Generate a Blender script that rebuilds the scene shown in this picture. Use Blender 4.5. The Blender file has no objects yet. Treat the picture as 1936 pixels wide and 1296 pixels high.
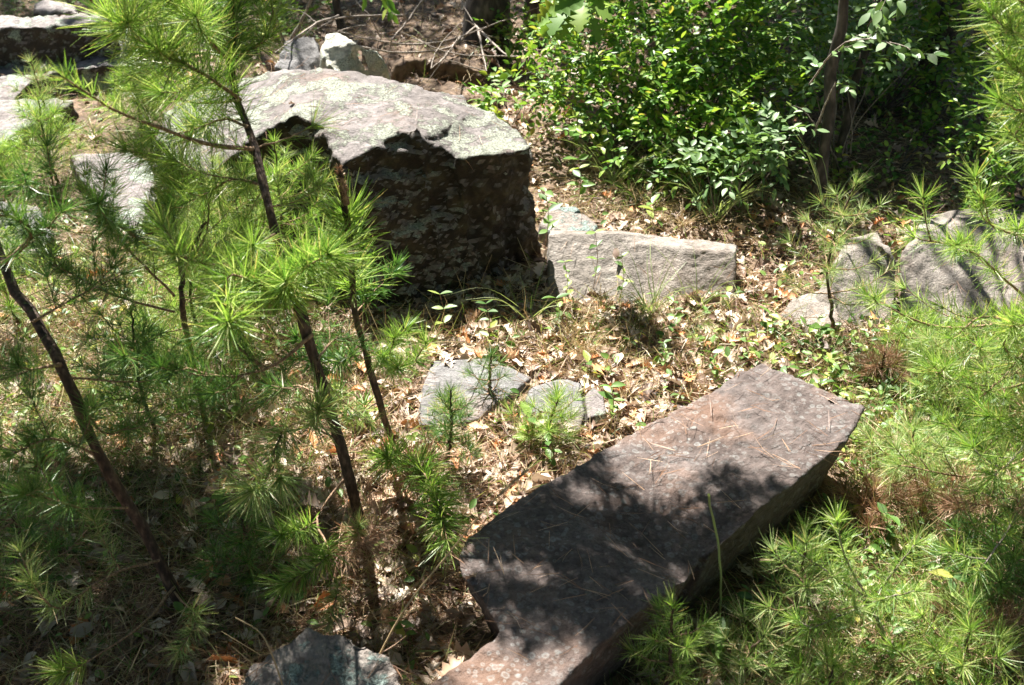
import bpy, bmesh, math, random
import numpy as np
from mathutils import Vector, noise
from mathutils.bvhtree import BVHTree
random.seed(7); rng = np.random.default_rng(11)
sc = bpy.context.scene
R = math.radians

# ---------------------------------------------------------------- camera, sky, sun
W0, H0 = 1936, 1296
HFOV = 50.0; PITCH = 33.0; CZ = 1.7
cam_d = bpy.data.cameras.new('camera'); cam = bpy.data.objects.new('camera', cam_d)
sc.collection.objects.link(cam); sc.camera = cam
cam_d.sensor_width = 36; cam_d.lens = 18/math.tan(R(HFOV/2)); cam_d.clip_end = 400
cam.location = (0, 0, CZ); cam.rotation_euler = (R(90-PITCH), 0, 0)
cam_d.dof.use_dof = True; cam_d.dof.focus_distance = 2.75; cam_d.dof.aperture_fstop = 6.3
F0 = (W0/2)/math.tan(R(HFOV/2))
SD = np.array([-0.26, 0.68, 1.0]); SD = SD/np.linalg.norm(SD)       # towards the sun
elev = math.asin(SD[2]); azim = math.atan2(SD[0], SD[1])
world = bpy.data.worlds.new('World'); sc.world = world; world.use_nodes = True
nt = world.node_tree; bg = nt.nodes['Background']
sky = nt.nodes.new('ShaderNodeTexSky'); sky.sky_type = 'NISHITA'; sky.sun_disc = False
sky.sun_elevation = elev; sky.sun_rotation = azim
nt.links.new(sky.outputs[0], bg.inputs[0]); bg.inputs[1].default_value = 0.05
sun_d = bpy.data.lights.new('sun', 'SUN'); sun_d.energy = 5.0; sun_d.angle = R(0.5); sun_d.color = (1, 0.95, 0.87)
sun = bpy.data.objects.new('sun', sun_d); sc.collection.objects.link(sun)
sun.rotation_euler = Vector(SD).to_track_quat('Z', 'Y').to_euler()
sc.view_settings.view_transform = 'Standard'; sc.view_settings.look = 'None'
sc.view_settings.exposure = 2.0; sc.view_settings.gamma = 1
sc.render.engine = 'CYCLES'
sc.cycles.max_bounces = 5; sc.cycles.diffuse_bounces = 2; sc.cycles.glossy_bounces = 2
sc.cycles.transmission_bounces = 3; sc.cycles.transparent_max_bounces = 4
sc.cycles.caustics_reflective = False; sc.cycles.caustics_refractive = False

# ---------------------------------------------------------------- pixel helpers (real places on the ground)
cp, sp = math.cos(R(PITCH)), math.sin(R(PITCH))
def ray(px, py):
    u = (px-W0/2)/F0; v = (H0/2-py)/F0
    return np.array([u, cp+v*sp, -sp+v*cp])
def G(px, py, z=0.0):
    d = ray(px, py); t = (z-CZ)/d[2]; return np.array([0, 0, CZ])+d*t
def P(px, py, D):
    d = ray(px, py); return np.array([0, 0, CZ])+d*(D/d[1])
def hgt(x, y):
    h = 0.022*noise.noise(Vector((x*1.3, y*1.3, 0)))+0.008*noise.noise(Vector((x*6, y*6, 3)))
    return h + 0.035*max(0, y-5.0)

# ---------------------------------------------------------------- materials
def newmat(name):
    m = bpy.data.materials.new(name); m.use_nodes = True
    n = m.node_tree; b = n.nodes['Principled BSDF']; return m, n, b
def N(n, t, **kw):
    x = n.nodes.new(t)
    for k, v in kw.items():
        if k.startswith('i_'): x.inputs[k[2:].replace('_', ' ')].default_value = v
        else: setattr(x, k, v)
    return x
def ramp(n, fac, stops, interp='LINEAR'):
    r = n.nodes.new('ShaderNodeValToRGB'); e = r.color_ramp.elements; r.color_ramp.interpolation = interp
    while len(e) < len(stops): e.new(0.5)
    for el, (p, c) in zip(e, stops):
        el.position = p; el.color = (c if len(c) == 4 else (*c, 1))
    n.links.new(fac, r.inputs[0]); return r
def mix(n, fac, a, b, mode='MIX'):
    m = n.nodes.new('ShaderNodeMix'); m.data_type = 'RGBA'; m.blend_type = mode
    for sock, v in ((0, fac), (6, a), (7, b)):
        if isinstance(v, (int, float)): m.inputs[sock].default_value = v
        elif isinstance(v, tuple): m.inputs[sock].default_value = (*v, 1)
        else: n.links.new(v, m.inputs[sock])
    return m.outputs[2]
def plant_mat(name, stops, rough=0.45, trans=0.35, spec=0.5, tint=(1.25, 1.3, 0.6)):
    m, n, b = newmat(name)
    a = N(n, 'ShaderNodeAttribute', attribute_name='var')
    r = ramp(n, a.outputs['Fac'], stops)
    n.links.new(r.outputs[0], b.inputs['Base Color']); b.inputs['Roughness'].default_value = rough
    b.inputs['Specular IOR Level'].default_value = spec
    if trans > 0:
        t = N(n, 'ShaderNodeBsdfTranslucent'); ms = N(n, 'ShaderNodeMixShader'); ms.inputs[0].default_value = trans
        c = mix(n, 1.0, r.outputs[0], tint, 'MULTIPLY'); n.links.new(c, t.inputs[0])
        o = n.nodes['Material Output']
        n.links.new(b.outputs[0], ms.inputs[1]); n.links.new(t.outputs[0], ms.inputs[2]); n.links.new(ms.outputs[0], o.inputs[0])
    return m
M = {}
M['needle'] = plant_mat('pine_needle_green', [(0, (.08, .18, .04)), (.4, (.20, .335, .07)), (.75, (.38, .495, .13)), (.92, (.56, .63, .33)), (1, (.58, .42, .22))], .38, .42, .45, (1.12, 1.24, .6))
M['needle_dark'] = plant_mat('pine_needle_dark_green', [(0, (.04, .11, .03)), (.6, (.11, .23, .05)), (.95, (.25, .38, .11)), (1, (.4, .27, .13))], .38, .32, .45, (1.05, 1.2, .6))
M['needle_lime'] = plant_mat('pine_needle_yellow_green', [(0, (.12, .22, .06)), (.45, (.27, .39, .12)), (.8, (.50, .55, .28)), (1, (.64, .45, .26))], .38, .33, .45, (1.05, 1.2, .6))
M['needle_brown'] = plant_mat('dead_pine_needle', [(0, (.17, .085, .05)), (.5, (.37, .21, .125)), (.85, (.53, .35, .22)), (1, (.66, .50, .34))], .5, .15, tint=(1, .9, .8))
M['leaf_dead'] = plant_mat('dead_oak_leaf', [(0, (.09, .055, .04)), (.22, (.21, .14, .10)), (.5, (.42, .32, .235)), (.85, (.64, .54, .43)), (.95, (.62, .30, .12)), (1, (.55, .2, .07))], .55, .12, tint=(1, .9, .8))
M['grass_dry'] = plant_mat('dry_grass', [(0, (.28, .19, .09)), (.5, (.50, .38, .21)), (1, (.72, .61, .39))], .5, .2, tint=(1, .95, .8))
M['grass'] = plant_mat('green_grass', [(0, (.06, .12, .03)), (.5, (.15, .24, .06)), (.85, (.30, .36, .13)), (1, (.5, .44, .22))], .45, .3)
M['blade'] = plant_mat('pale_grass_blade', [(0, (.20, .28, .11)), (1, (.42, .48, .26))], .4, .3)
M['leaf_gloss'] = plant_mat('glossy_shrub_leaf', [(0, (.05, .14, .025)), (.5, (.14, .28, .045)), (.93, (.33, .46, .08)), (1, (.42, .36, .10))], .42, .33, .35)
M['leaf_grey'] = plant_mat('grey_green_leaf', [(0, (.08, .16, .05)), (1, (.19, .30, .11))], .5, .25)
M['leaf_herb'] = plant_mat('herb_leaf', [(0, (.06, .14, .03)), (.6, (.16, .28, .06)), (.93, (.29, .36, .09)), (1, (.60, .55, .12))], .45, .35)
M['leaf_oak'] = plant_mat('live_oak_leaf', [(0, (.09, .20, .035)), (.7, (.18, .30, .055)), (1, (.34, .37, .07))], .5, .35, .3)
M['leaf_canopy'] = plant_mat('canopy_leaf', [(0, (.03, .08, .02)), (.7, (.07, .15, .03)), (1, (.13, .2, .04))], .45, .25)
def bark_mat(name, c0, c1, c2, sc_=60):
    m, n, b = newmat(name); tc = N(n, 'ShaderNodeTexCoord')
    mp = N(n, 'ShaderNodeMapping'); mp.inputs['Scale'].default_value = (1, 1, .4)
    n.links.new(tc.outputs['Object'], mp.inputs[0])
    t = N(n, 'ShaderNodeTexNoise'); t.inputs['Scale'].default_value = sc_; t.inputs['Detail'].default_value = 5
    n.links.new(mp.outputs[0], t.inputs[0])
    r = ramp(n, t.outputs[0], [(.3, c0), (.5, c1), (.68, c2)]); n.links.new(r.outputs[0], b.inputs['Base Color'])
    b.inputs['Roughness'].default_value = .8
    bu = N(n, 'ShaderNodeBump'); bu.inputs['Strength'].default_value = .8; bu.inputs['Distance'].default_value = .004
    n.links.new(t.outputs[0], bu.inputs['Height']); n.links.new(bu.outputs[0], b.inputs['Normal']); return m
M['bark'] = bark_mat('pine_bark', (.018, .011, .008), (.065, .038, .026), (.17, .11, .075), 110)
M['twig'] = bark_mat('pine_twig', (.10, .06, .035), (.27, .17, .10), (.45, .30, .2), 220)
M['twig_grey'] = bark_mat('grey_twig', (.10, .08, .065), (.24, .20, .165), (.42, .37, .32), 160)
M['trunk'] = bark_mat('tree_bark', (.02, .016, .013), (.06, .047, .038), (.15, .12, .10), 40)
def rock_mat(name, cols, lichen=(.42, .46, .38), lich=.5, ring=0.0, spot=0.0, brown=0.0, scale=1.0, spotc=(.40, .42, .38), strata=0.0, crust_hi=0.0, dark_side=0.0):
    m, n, b = newmat(name); tc = N(n, 'ShaderNodeTexCoord'); v = tc.outputs['Object']
    def noi(s, d=6, r=.6, vec=None):
        t = N(n, 'ShaderNodeTexNoise'); t.inputs['Scale'].default_value = s*scale; t.inputs['Detail'].default_value = d
        t.inputs['Roughness'].default_value = r; n.links.new(vec or v, t.inputs[0]); return t.outputs[0]
    n1 = noi(7); n2 = noi(38, 8, .7); n3 = noi(150, 4, .7)
    base = ramp(n, n1, [(.3, cols[0]), (.5, cols[1]), (.7, cols[2])]).outputs[0]
    sh = ramp(n, n2, [(.3, (.55, .55, .55)), (.7, (1.35, 1.35, 1.35))]).outputs[0]
    col = mix(n, 1.0, base, sh, 'MULTIPLY')
    gr = ramp(n, n3, [(.3, (.72, .72, .72)), (.7, (1.25, 1.25, 1.25))]).outputs[0]
    col = mix(n, .8, col, gr, 'MULTIPLY')
    hgt_ = n2
    if brown > 0:
        bm = ramp(n, noi(4.2, 5), [(.5, (0, 0, 0)), (.66, (brown,)*3)]).outputs[0]
        col = mix(n, bm, col, (.30, .15, .08))
    if dark_side:      # steep faces: mottled brown stone with shade painted in by slope; top stays grey
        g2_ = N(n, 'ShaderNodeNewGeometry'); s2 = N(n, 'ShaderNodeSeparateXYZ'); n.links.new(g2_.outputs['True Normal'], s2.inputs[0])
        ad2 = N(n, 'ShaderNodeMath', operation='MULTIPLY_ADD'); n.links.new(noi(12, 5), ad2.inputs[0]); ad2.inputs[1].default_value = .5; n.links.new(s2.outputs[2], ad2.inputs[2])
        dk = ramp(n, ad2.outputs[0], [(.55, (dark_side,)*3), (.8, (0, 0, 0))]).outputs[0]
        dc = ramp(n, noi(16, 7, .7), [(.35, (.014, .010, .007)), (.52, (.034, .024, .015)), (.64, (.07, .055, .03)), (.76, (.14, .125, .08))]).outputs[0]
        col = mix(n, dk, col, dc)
    if ring > 0:      # small round pale lichens, ring shaped
        wv = N(n, 'ShaderNodeTexNoise'); wv.inputs['Scale'].default_value = 60; n.links.new(v, wv.inputs[0])
        dv = N(n, 'ShaderNodeVectorMath', operation='SCALE'); dv.inputs[3].default_value = .007; n.links.new(wv.outputs['Color'], dv.inputs[0])
        av = N(n, 'ShaderNodeVectorMath', operation='ADD'); n.links.new(v, av.inputs[0]); n.links.new(dv.outputs[0], av.inputs[1])
        for s_, hi in ((48, .75), (85, .6)):
            vo = N(n, 'ShaderNodeTexVoronoi'); vo.inputs['Scale'].default_value = s_; n.links.new(av.outputs[0], vo.inputs[0])
            rr = ramp(n, vo.outputs['Distance'], [(0, (.35,)*3), (.16, (.3,)*3), (.24, (1,)*3), (.33, (.7,)*3), (.40, (0,)*3)]).outputs[0]
            sel = ramp(n, vo.outputs['Color'], [(.42, (0,)*3), (.5, (1,)*3)]).outputs[0]
            zone = ramp(n, noi(5), [(.38, (.15,)*3), (.62, (1,)*3)]).outputs[0]
            f = mix(n, 1.0, mix(n, 1.0, rr, sel, 'MULTIPLY'), zone, 'MULTIPLY')
            f = mix(n, 1.0, f, (ring*hi,)*3, 'MULTIPLY')
            col = mix(n, f, col, (.36, .38, .37))
    if spot > 0:
        vo = N(n, 'ShaderNodeTexVoronoi'); vo.inputs['Scale'].default_value = 26*scale
        wv = N(n, 'ShaderNodeTexNoise'); wv.inputs['Scale'].default_value = 40; n.links.new(v, wv.inputs[0])
        dv = N(n, 'ShaderNodeVectorMath', operation='SCALE'); dv.inputs[3].default_value = .03; n.links.new(wv.outputs['Color'], dv.inputs[0])
        av = N(n, 'ShaderNodeVectorMath', operation='ADD'); n.links.new(v, av.inputs[0]); n.links.new(dv.outputs[0], av.inputs[1])
        n.links.new(av.outputs[0], vo.inputs[0])
        rr = ramp(n, vo.outputs['Distance'], [(.18, (1,)*3), (.34, (0,)*3)]).outputs[0]
        sel = ramp(n, vo.outputs['Color'], [(.5, (0,)*3), (.55, (1,)*3)]).outputs[0]
        f = mix(n, 1.0, mix(n, 1.0, rr, sel, 'MULTIPLY'), (spot,)*3, 'MULTIPLY')
        col = mix(n, f, col, spotc)
    if lich > 0:
        a = ramp(n, noi(8.5, 9, .72), [(.60-lich*.2, (0,)*3), (.64-lich*.2, (1,)*3)]).outputs[0]
        crust = ramp(n, noi(170, 3, .8), [(.36, tuple(c*.28 for c in lichen)), (.55, lichen), (.72, tuple(min(.75, c*1.5) for c in lichen))]).outputs[0]
        if crust_hi:   # crust grows where the stone faces the sky
            ge = N(n, 'ShaderNodeNewGeometry'); sx = N(n, 'ShaderNodeSeparateXYZ'); n.links.new(ge.outputs['True Normal'], sx.inputs[0])
            up = ramp(n, sx.outputs[2], [(.45, (.0,)*3), (.8, (1,)*3)]).outputs[0]; a = mix(n, 1.0, a, up, 'MULTIPLY')
        col = mix(n, a, col, crust)
        hh = N(n, 'ShaderNodeMath', operation='MULTIPLY_ADD'); n.links.new(a, hh.inputs[0])
        cr2 = noi(170, 3, .8); n.links.new(cr2, hh.inputs[1]); n.links.new(n2, hh.inputs[2]); hgt_ = hh.outputs[0]
    n.links.new(col, b.inputs['Base Color']); b.inputs['Roughness'].default_value = .75; b.inputs['Specular IOR Level'].default_value = .35
    ad = N(n, 'ShaderNodeMath', operation='MULTIPLY_ADD'); n.links.new(n3, ad.inputs[0]); ad.inputs[1].default_value = .35; n.links.new(hgt_, ad.inputs[2])
    bu = N(n, 'ShaderNodeBump'); bu.inputs['Strength'].default_value = .9; bu.inputs['Distance'].default_value = .012
    n.links.new(ad.outputs[0], bu.inputs['Height']); n.links.new(bu.outputs[0], b.inputs['Normal'])
    return m
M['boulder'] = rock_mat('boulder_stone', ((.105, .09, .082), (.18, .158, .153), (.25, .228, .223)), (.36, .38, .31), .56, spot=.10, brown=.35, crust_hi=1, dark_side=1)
M['slab'] = rock_mat('slab_stone', ((.072, .053, .047), (.115, .090, .082), (.15, .125, .118)), lich=0, ring=.6, brown=.30)
M['grey'] = rock_mat('grey_stone', ((.125, .118, .115), (.18, .175, .176), (.235, .23, .234)), lich=0, spot=.15, brown=.25)
M['tan'] = rock_mat('tan_stone', ((.15, .13, .112), (.255, .225, .198), (.33, .295, .265)), lich=.0, spot=.12, brown=.15, scale=1.2)
M['pale'] = rock_mat('pale_stone', ((.42, .40, .34), (.56, .55, .47), (.66, .65, .56)), (.62, .66, .55), .5, spot=.1)
M['bluegreen'] = rock_mat('blue_green_lichen_stone', ((.15, .115, .095), (.28, .245, .22), (.38, .355, .33)), (.30, .38, .35), .5, spot=.25)
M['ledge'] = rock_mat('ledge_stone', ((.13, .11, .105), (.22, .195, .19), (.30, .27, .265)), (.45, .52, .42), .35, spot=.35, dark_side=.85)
m, n, b = newmat('forest_floor')
tc = N(n, 'ShaderNodeTexCoord'); t = N(n, 'ShaderNodeTexNoise'); t.inputs['Scale'].default_value = 25; t.inputs['Detail'].default_value = 8
n.links.new(tc.outputs['Object'], t.inputs[0])
r = ramp(n, t.outputs[0], [(.3, (.05, .03, .02)), (.5, (.12, .08, .05)), (.7, (.22, .15, .10))]); n.links.new(r.outputs[0], b.inputs['Base Color'])
b.inputs['Roughness'].default_value = .9
bu = N(n, 'ShaderNodeBump'); bu.inputs['Distance'].default_value = .02; n.links.new(t.outputs[0], bu.inputs['Height']); n.links.new(bu.outputs[0], b.inputs['Normal'])
M['floor'] = m

# ---------------------------------------------------------------- object helpers
def link(name, me, mat, parent=None):
    o = bpy.data.objects.new(name, me); sc.collection.objects.link(o)
    if mat is not None: me.materials.append(mat)
    if parent is not None: o.parent = parent; o.matrix_parent_inverse = parent.matrix_basis.inverted()
    return o
def tag(o, label=None, cat=None, group=None, kind=None):
    if label: o['label'] = label
    if cat: o['category'] = cat
    if group: o['group'] = group
    if kind: o['kind'] = kind
    return o
def thing(name, loc, label, cat, group=None):
    o = bpy.data.objects.new(name, None); sc.collection.objects.link(o); o.location = tuple(float(c) for c in loc)
    o.empty_display_size = .05
    return tag(o, label, cat, group)
class Buf:
    """collects quads with a per-point random value; build() links ONE mesh"""
    def __init__(s): s.V = []; s.F = []; s.A = []; s.n = 0
    def add(s, V, F, A):
        s.V.append(V); s.F.append(F+s.n); s.A.append(A); s.n += len(V)
    def build(s, name, mat, parent=None, smooth=False):
        if not s.V: return None
        V = np.concatenate(s.V); F = np.concatenate(s.F); A = np.concatenate(s.A)
        me = bpy.data.meshes.new(name)
        me.vertices.add(len(V)); me.vertices.foreach_set('co', V.astype(np.float32).ravel())
        me.loops.add(F.size); me.loops.foreach_set('vertex_index', F.astype(np.int32).ravel())
        me.polygons.add(len(F)); me.polygons.foreach_set('loop_start', np.arange(0, F.size, 4, dtype=np.int32))
        at = me.attributes.new('var', 'FLOAT', 'POINT'); at.data.foreach_set('value', A.astype(np.float32))
        me.update(calc_edges=True)
        if smooth: me.shade_smooth()
        return link(name, me, mat, parent)
def nz(a): return a/np.maximum(np.linalg.norm(a, axis=-1, keepdims=True), 1e-9)
def rvec(k): return nz(rng.normal(size=(k, 3)))

def needles(buf, base, dirs, L, w=.0014, bend=.12, droop=0.0, var=None):
    k = len(base); w = np.asarray(w)*.78; bend = bend*1.5
    if k == 0: return
    base = np.asarray(base, float); dirs = nz(np.asarray(dirs, float)); L = np.broadcast_to(L, (k,)).reshape(-1, 1)
    side = nz(np.cross(dirs, rvec(k))); bd = nz(np.cross(side, dirs))
    b1 = bd*(rng.normal(size=(k, 1))*bend)+np.array([0, 0, -droop])
    mid = base+dirs*L*.5+b1*L*.25; tip = base+dirs*L+b1*L
    w = np.broadcast_to(w, (k,)).reshape(-1, 1)
    V = np.stack([base-side*w*.4, base+side*w*.4, mid-side*w*.5, mid+side*w*.5, tip-side*w*.18, tip+side*w*.18], 1).reshape(-1, 3)
    o = (np.arange(k)*6)[:, None]
    F = np.concatenate([o+np.array([0, 1, 3, 2]), o+np.array([2, 3, 5, 4])])
    v = rng.random(k) if var is None else np.broadcast_to(var, (k,))
    buf.add(V, F, np.repeat(v, 6))
def tube(buf, pts, r0, r1, sides=7, wob=.12):
    pts = np.asarray(pts, float); k = len(pts); T = nz(np.gradient(pts, axis=0))
    up = np.array([.3, .9, .2]); a = nz(np.cross(T, up)); b_ = nz(np.cross(T, a))
    rad = np.linspace(r0, r1, k)*(1+wob*rng.normal(size=k)*.5)
    ang = np.linspace(0, 2*np.pi, sides, endpoint=False)
    V = (pts[:, None]+rad[:, None, None]*(np.cos(ang)[None, :, None]*a[:, None]+np.sin(ang)[None, :, None]*b_[:, None])).reshape(-1, 3)
    F = []
    for i in range(k-1):
        for j in range(sides):
            j2 = (j+1) % sides; F.append((i*sides+j, i*sides+j2, (i+1)*sides+j2, (i+1)*sides+j))
    buf.add(V, np.array(F), np.full(len(V), .5))
def curve(ctrl, k=14, jit=0.0):
    c = np.asarray(ctrl, float)
    if len(c) == 2: c = np.array([c[0], (c[0]+c[1])/2, c[1]])
    c = np.vstack([2*c[0]-c[1], c, 2*c[-1]-c[-2]]); out = []
    seg = len(c)-3; per = max(2, k//seg)
    for i in range(seg):
        p0, p1, p2, p3 = c[i:i+4]
        for t in np.linspace(0, 1, per, endpoint=False):
            out.append(.5*((2*p1)+(-p0+p2)*t+(2*p0-5*p1+4*p2-p3)*t*t+(-p0+3*p1-3*p2+p3)*t**3))
    out.append(c[-2]); out = np.array(out)
    if jit: out[1:-1] += rng.normal(size=out[1:-1].shape)*jit
    return out
def along(pts, s):
    seg = np.linalg.norm(np.diff(pts, axis=0), axis=1); cum = np.r_[0, np.cumsum(seg)]; tot = cum[-1]
    x = s*tot; P_ = np.stack([np.interp(x, cum, pts[:, i]) for i in range(3)], 1)
    T = nz(np.gradient(pts, axis=0)); T_ = nz(np.stack([np.interp(x, cum, T[:, i]) for i in range(3)], 1))
    return P_, T_, tot
def clothe(buf, pts, s0=.1, dens=1300, L=.055, w=.0014, ang=(48, 84), up=.08, tip=True, bend=.12, droop=0., s1=1.0, vlo=0, vhi=1):
    """pine needles set in pairs round a twig"""
    _, _, tot = along(pts, np.array([0.])); k = max(4, int(dens*1.35*tot*(s1-s0)/2))
    s = rng.uniform(s0, s1, k); s = s[np.sin(s*(9+14*random.random())+6.28*random.random())+rng.normal(size=k)*.5 > -.75]; k = len(s); B, T, _ = along(pts, s)
    rad = nz(np.cross(T, rvec(k))); a = np.radians(ang[1]+(ang[0]-ang[1])*s+rng.normal(size=k)*9)[:, None]
    d = np.cos(a)*T+np.sin(a)*rad+np.array([0, 0, up])
    if tip:
        kt = max(6, int(22*L/.055)); B = np.vstack([B, np.repeat(pts[-1:], kt, 0)]); T2 = np.repeat(T[-1:]*0+nz(pts[-1:]-pts[-2:-1]), kt, 0)
        a2 = np.radians(rng.uniform(8, 75, kt))[:, None]; d = np.vstack([d, np.cos(a2)*T2+np.sin(a2)*nz(np.cross(T2, rvec(kt)))+np.array([0, 0, up*.6])])
    B = np.repeat(B, 2, 0); d = nz(np.repeat(nz(d), 2, 0)+rng.normal(size=(len(B), 3))*.07)
    LL = L*rng.uniform(.5, 1.12, len(B))*(1-.25*(rng.random(len(B)) < .15)); needles(buf, B, d, LL, w, bend, droop, rng.uniform(vlo, vhi, len(B)))

LEAF = {'ovate': ([0, .18, .42, .68, .88, 1], [.04, .30, .46, .36, .16, .01]),
        'round': ([0, .15, .4, .65, .87, 1], [.06, .44, .64, .58, .32, .02]),
        'lance': ([0, .2, .45, .7, 1], [.04, .2, .26, .18, .01]),
        'oak': ([0, .12, .25, .36, .48, .58, .7, .8, .9, 1], [.03, .12, .46, .20, .66, .26, .62, .22, .3, .02])}
def leaves(buf, base, dirs, nrm, L, shape='ovate', curl=.15, fold=.1, wid=1.0, var=None, crinkle=0.):
    k = len(base)
    if k == 0: return
    ts, ws = LEAF[shape]; ts = np.array(ts); ws = np.array(ws)*wid; m_ = len(ts)
    D = nz(dirs); Nn = nz(nrm-np.sum(nrm*D, 1, keepdims=True)*D); S = np.cross(D, Nn)
    L = np.broadcast_to(L, (k,)).astype(float); cu = curl*rng.normal(1, .6, k); fo = fold*rng.normal(1, .5, k)
    t = ts[None, :, None]
    cen = base[:, None]+D[:, None]*(L[:, None, None]*t*(1-.15*np.abs(cu)[:, None, None]*t))-Nn[:, None]*((L*cu)[:, None, None]*t*t)
    wd = (L[:, None]*ws[None])[:, :, None]*.5*2*.5*2
    lift = Nn[:, None]*(fo[:, None, None]*wd)
    off = S[:, None]*wd
    cr = rng.normal(size=(k, m_, 3))*(L[:, None, None]*crinkle) if crinkle else 0
    cr2 = rng.normal(size=(k, m_, 3))*(L[:, None, None]*crinkle) if crinkle else 0
    V = np.stack([cen-off*.5+lift+cr, cen, cen+off*.5+lift+cr2], 2).reshape(-1, 3)
    F = []
    for i in range(m_-1):
        a = i*3
        F += [(a, a+1, a+4, a+3), (a+1, a+2, a+5, a+4)]
    F = (np.array(F)[None]+(np.arange(k)*m_*3)[:, None, None]).reshape(-1, 4)
    v = rng.random(k) if var is None else var
    buf.add(V, F, np.repeat(v, m_*3))

# ---------------------------------------------------------------- stones
ROCKS = []; BANKS = []
def rock(name, top, base, mat, label, cat='rock', res=.010, amp=.012, freq=9, group=None, fine=.35, round_=2, strata=0, top_amp=1.0):
    """top: list of (px,py,z); base: list of (px,py) on the ground, or None for a flare of 4 cm"""
    T = [G(a, b_, z) for a, b_, z in top]; c = np.mean(T, axis=0); B = []
    for i, tpt in enumerate(T):
        bb = base[i] if base else None
        if bb is None:
            d = tpt-c; d[2] = 0; d = d/max(1e-6, np.linalg.norm(d)); q = tpt+d*.03; q[2] = -.07
        elif len(bb) == 3: q = np.array([tpt[0]+bb[0], tpt[1]+bb[1], -.07])
        else: q = G(*bb); q[2] = -.07
        B.append(q)
    bm = bmesh.new(); tv = [bm.verts.new(p) for p in T]; bv = [bm.verts.new(p) for p in B]; k = len(T)
    ft = bm.faces.new(tv); fb = bm.faces.new(bv[::-1])
    for i in range(k): bm.faces.new((tv[i], bv[i], bv[(i+1) % k], tv[(i+1) % k]))
    bmesh.ops.triangulate(bm, faces=bm.faces[:]); bmesh.ops.recalc_face_normals(bm, faces=bm.faces[:])
    me = bpy.data.meshes.new(name); bm.to_mesh(me); bm.free()
    tmp = bpy.data.objects.new('tmp', me); sc.collection.objects.link(tmp)
    md = tmp.modifiers.new('r', 'REMESH'); md.mode = 'VOXEL'; md.voxel_size = res
    dg = bpy.context.evaluated_depsgraph_get(); dg.update()
    me2 = bpy.data.meshes.new_from_object(tmp.evaluated_get(dg)); bpy.data.objects.remove(tmp)
    bm = bmesh.new(); bm.from_mesh(me2)
    for _ in range(round_): bmesh.ops.smooth_vert(bm, verts=bm.verts[:], factor=.5, use_axis_x=True, use_axis_y=True, use_axis_z=True)
    bm.normal_update(); off = []
    s_ = random.random()*50
    for v in bm.verts:
        p = v.co
        f = noise.fractal(Vector((p.x*freq+s_, p.y*freq, p.z*freq)), .9, 2.1, 5)
        g = noise.turbulence(Vector((p.x*freq*4, p.y*freq*4+s_, p.z*freq*4)), 3, False)-.5
        h = amp*(f+fine*g)*(top_amp+(1-top_amp)*min(1, max(0, (.9-v.normal.z)/.4)))
        if strata: h += amp*strata*(math.floor(p.z/.045+1.5*noise.noise(p*3)) % 2-.5)
        off.append(v.normal*h)
    for v, o_ in zip(bm.verts, off): v.co += o_
    bm.to_mesh(me2); ROCKS.append(BVHTree.FromBMesh(bm)); bm.free()
    for p in me2.polygons: p.use_smooth = True
    loc = Vector((float(c[0]), float(c[1]), 0))
    me2.transform(__import__('mathutils').Matrix.Translation(-loc))
    o = link(name, me2, mat); me2.materials.clear(); me2.materials.append(mat); o.location = loc
    return tag(o, label, cat, group)

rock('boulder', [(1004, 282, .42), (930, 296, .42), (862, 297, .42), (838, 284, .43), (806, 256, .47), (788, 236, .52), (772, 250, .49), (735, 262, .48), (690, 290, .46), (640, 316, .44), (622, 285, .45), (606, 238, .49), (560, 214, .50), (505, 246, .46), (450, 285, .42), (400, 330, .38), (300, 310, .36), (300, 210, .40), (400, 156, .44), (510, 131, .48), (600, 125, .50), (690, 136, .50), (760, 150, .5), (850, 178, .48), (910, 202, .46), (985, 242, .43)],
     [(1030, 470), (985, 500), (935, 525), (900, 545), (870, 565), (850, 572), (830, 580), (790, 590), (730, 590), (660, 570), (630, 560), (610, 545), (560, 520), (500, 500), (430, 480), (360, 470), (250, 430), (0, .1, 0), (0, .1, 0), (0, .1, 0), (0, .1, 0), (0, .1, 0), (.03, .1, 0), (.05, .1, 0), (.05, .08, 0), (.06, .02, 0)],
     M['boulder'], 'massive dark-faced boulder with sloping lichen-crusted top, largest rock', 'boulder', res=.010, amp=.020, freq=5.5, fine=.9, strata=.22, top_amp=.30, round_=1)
rock('stone_slab', [(1440, 683, .22), (1500, 705, .22), (1570, 738, .22), (1640, 768, .22), (1604, 830, .22), (1520, 900, .22), (1440, 962, .22), (1375, 1018, .22), (1352, 1036, .215), (1330, 1046, .18), (1302, 1098, .17), (1270, 1112, .22), (1190, 1175, .22), (1120, 1235, .22), (1060, 1296, .22), (1000, 1352, .22), (740, 1352, .22), (800, 1292, .22), (860, 1252, .22), (905, 1225, .22), (942, 1190, .22), (905, 1130, .22), (862, 1070, .22), (872, 1024, .22), (940, 965, .22), (1010, 920, .22), (1110, 866, .22), (1140, 846, .22), (1240, 790, .22), (1350, 735, .22), (1395, 700, .22)],
     [(0, 0, 0)]*3+[(-.07, .03, 0)]*13+[(0, 0, 0)]*3+[(.08, .06, 0)]*5+[(.03, -.02, 0)]*7, M['slab'], 'long flat brown-grey stone slab with ring lichens, lying diagonally in the foreground', 'stone slab', res=.0065, amp=.0038, freq=9, fine=1.4, round_=0)
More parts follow.
